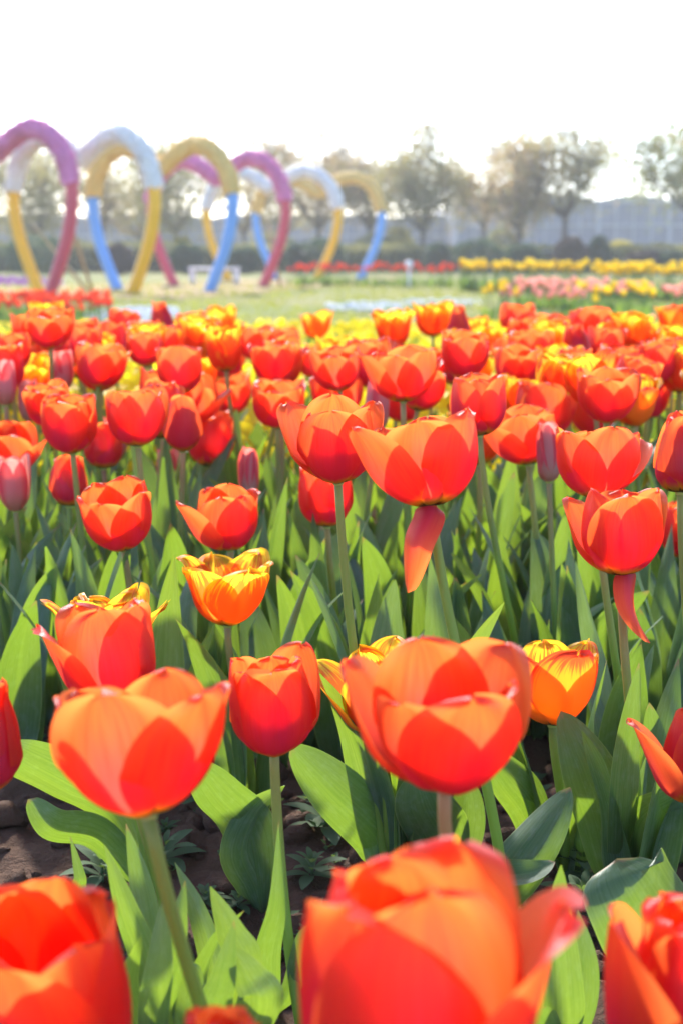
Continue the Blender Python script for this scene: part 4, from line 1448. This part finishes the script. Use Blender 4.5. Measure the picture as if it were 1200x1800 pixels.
def tree_skeleton(rr, height, spread, trunk_h, lean):
    """Limbs as polylines with radii, plus twig tips."""
    limbs = []; tips = []
    top = Vector((lean * .3, 0, trunk_h))
    limbs.append(([Vector((0, 0, -0.1)), Vector((lean * .1, 0.02, trunk_h * .5)), top], [0.14, 0.11, 0.10]))
    n1 = rr.randint(5, 7)
    for i in range(n1):
        a = i * 6.283 / n1 + rr.uniform(-.4, .4)
        out = spread * rr.uniform(.45, .85); up = (height - trunk_h) * rr.uniform(.45, .95)
        if i == 0: out *= .2; up = (height - trunk_h) * .95
        e = top + Vector((math.cos(a) * out, math.sin(a) * out, up))
        mid = top.lerp(e, .5) + Vector((math.cos(a) * out * .12, math.sin(a) * out * .12, -up * .05))
        limbs.append(([top, mid, e], [0.075, 0.045, 0.018]))
        for j in range(6):
            t = rr.uniform(.3, .95)
            s = (top.lerp(mid, t * 2) if t < .5 else mid.lerp(e, t * 2 - 1))
            dv = Vector((rr.gauss(0, 1), rr.gauss(0, 1), rr.gauss(.35, .8))).normalized() * spread * rr.uniform(.22, .42)
            e2 = s + dv
            limbs.append(([s, s + dv * .5 + Vector((0, 0, .05)), e2], [0.03, 0.018, 0.008]))
            tips.append((e2, spread * .26))
            for k in range(3):
                dv2 = Vector((rr.gauss(0, 1), rr.gauss(0, 1), rr.gauss(.2, .8))).normalized() * spread * rr.uniform(.14, .26)
                limbs.append(([e2 - dv * .3, e2 - dv * .3 + dv2], [0.012, 0.004]))
                tips.append((e2 - dv * .3 + dv2, spread * .2))
        tips.append((e, spread * .28))
    return limbs, tips


def tree(px, d, top, wpx, label, seed, leaf=0, dens=1.0, trunk_top=400, lean=0.0, name="tree"):
    rr = random.Random(seed)
    b = GP(px, d)
    ht = CAM_H + (445 - top) / FPX * d
    sp = wpx / 2 / FPX * d * 1.34
    th = max(0.5, CAM_H + (445 - trunk_top) / FPX * d)
    root = empty(name, b)
    tag(root, label, "tree")
    limbs, tips = tree_skeleton(rr, ht * 1.06, sp, th, lean)
    m = MB()
    for p, r in limbs: m.tube(p, r, 6)
    m.build("trunk", M_BARK, root)
    m = MB()
    per = int(52 * dens)
    for c, r in tips:
        k = rr.uniform(.3, 1.5)
        for i in range(int(per * k)):
            q = c + Vector((rr.gauss(0, .62), rr.gauss(0, .62), rr.gauss(0, .55))) * r
            s = rr.uniform(.04, .085)
            a = Vector((rr.gauss(0, 1), rr.gauss(0, 1), rr.gauss(0, 1))).normalized(); u = a.orthogonal().normalized(); w = a.cross(u)
            mi = leaf if rr.random() < .7 else rr.randint(0, 2)
            m.add([tuple(q - u * s), tuple(q + w * s * .6), tuple(q + u * s), tuple(q - w * s * .6)], [(0, 1, 2, 3)], None, mi)
    m.build("crown", M_TLEAF, root)


for args in [
    (70, 52, 252, 230, "olive tree behind the nearest pink-garlanded heart", 1, 0, 1.5, 420),
    (182, 56, 204, 190, "thinly leaved tall tree whose top shows above the white-garlanded heart", 2, 1, 0.9, 410),
    (312, 52, 226, 230, "dark-trunked tree behind the nearer yellow-garlanded heart", 3, 0, 1.4, 415),
    (430, 58, 250, 200, "pale sparse tree between the nearer yellow heart and the farther pink one", 4, 1, 0.8, 410),
    (560, 56, 232, 170, "sparse brownish tree above the last two heart arches", 5, 1, 0.8, 405),
    (650, 54, 208, 180, "tall brownish tree just beside the last heart arch", 6, 1, 1.0, 405),
    (742, 50, 222, 180, "full olive tree with a short dark trunk above the end of the red tulip row", 7, 0, 1.4, 410),
    (848, 56, 225, 150, "loose sparse tree between the full olive tree and the thin-trunked one", 8, 1, 0.8, 400),
    (910, 50, 268, 150, "thin-trunked tree with low drooping crown behind the rounded shrubs", 9, 1, 0.9, 405),
    (990, 50, 215, 200, "wide spreading tree with clear trunk before the glasshouse", 10, 0, 1.0, 385),
    (1215, 44, 190, 210, "dense green tree cut by the frame in front of the glasshouse", 11, 2, 1.4, 385),
    (-60, 54, 250, 200, "olive tree at the frame edge behind the nearest heart", 12, 0, 1.3, 415),
    (248, 60, 262, 190, "broad low olive tree filling the gap between the white and the nearer yellow garland", 13, 0, 1.2, 420),
    (500, 61, 285, 170, "low olive tree seen through the farther pink-garlanded and white-garlanded hearts", 14, 0, 1.1, 420),
]:
    tree(*args)

M_FILM = simple("glasshouse_film", (0.15, 0.155, 0.20), 0.45, 0.3, 0.4, 0.5)
M_FILMR = simple("glasshouse_roof_film", (0.24, 0.25, 0.30), 0.5, 0.4, 0.2, 0.8)
M_FRAME = simple("glasshouse_frame", (0.30, 0.30, 0.34), 0.5, 0.4, 0.1, 2.0)


def glasshouse(px0, px1, d, top, bays, label):
    a, b = GP(px0, d), GP(px1, d)
    L = b.x - a.x
    hr = CAM_H + (445 - top) / FPX * d
    hw = hr * 0.90
    root = empty("glasshouse", (a + b) / 2)
    tag(root, label, "glasshouse")
    D = 22.0
    w = MB(); w.box((0, D / 2, hw / 2), (L, D, hw), 0); w.build("wall", M_FILM, root, smooth=False)
    bw = L / bays
    r = MB(); fr = MB()
    for i in range(bays):
        x0 = -L / 2 + i * bw
        n = 10
        v = []
        for yy in (-0.05, D + .05):
            for k in range(n + 1):
                t = k / n
                v.append((x0 + bw * t, yy, hw + 0.003 + (hr - hw) * math.sin(math.pi * t) ** .8))
        f = [(k, k + 1, n + 2 + k, n + 1 + k) for k in range(n)]
        f += [tuple(range(n, -1, -1)), tuple(range(n + 1, 2 * n + 2))]
        r.add(v, f)
        fr.box((x0, -0.08, hw / 2), (0.22, 0.12, hw))
        for k in range(1, 4):
            fr.box((x0 + bw * k / 4, -0.05, hw / 2), (0.09, 0.07, hw))
    fr.box((0, -0.10, hw), (L, 0.06, 0.18)); fr.box((0, -0.12, hw * .62), (L, 0.05, 0.12)); fr.box((0, -0.12, hw * .3), (L, 0.05, 0.12))
    fr.box((L / 2, -0.06, hw / 2), (0.10, 0.08, hw))
    r.build("roof", M_FILMR, root, smooth=False)
    fr.build("frame", M_FRAME, root, smooth=False)


glasshouse(800, 1420, 84, 345, 5, "tall blue-grey glasshouse with framed wall behind the trees")
glasshouse(-150, 790, 92, 378, 9, "lower grey glasshouse glimpsed between the tree trunks behind the hearts")


def far_wood():
    m = MB()
    rr = random.Random(404)
    a, b = GP(-250, 114), GP(1450, 114)
    for i in range(30):
        t = (i + rr.uniform(-.3, .3)) / 29
        c = a.lerp(b, t)
        h = rr.uniform(2.2, 3.6)
        leaf_cloud(m, (c.x, c.y + rr.uniform(-2, 2), h * .5), rr.uniform(2.0, 3.2), 1.5, h * .55, 420, 0.24, rr, 0, 0.5, 0.3)
    tag(m.build("far_woods", leaf_mat("far_wood_leaf", (0.12, 0.125, 0.075), (0.22, 0.22, 0.09))), "low grey-green wood far beyond the garden's trees", "woods", kind='stuff')


far_wood()

# ------------------------------------------------------------------ the hazy spring air
def make_haze():
    g = N("haze_air")
    v = g.n("ShaderNodeVolumePrincipled")
    v.inputs["Color"].default_value = (0.93, 0.94, 0.96, 1)
    v.inputs["Density"].default_value = HAZE
    v.inputs["Anisotropy"].default_value = 0.15
    g.t.links.new(v.outputs[0], g.out.inputs["Volume"])
    m = MB()
    m.box((0, 58, 3.5), (150, 130, 9.0))
    o = m.build("haze", g.mat, smooth=False)
    tag(o, "thin pale spring haze hanging over the whole garden", "haze", kind='stuff')


HAZE = 0.0018
make_haze()
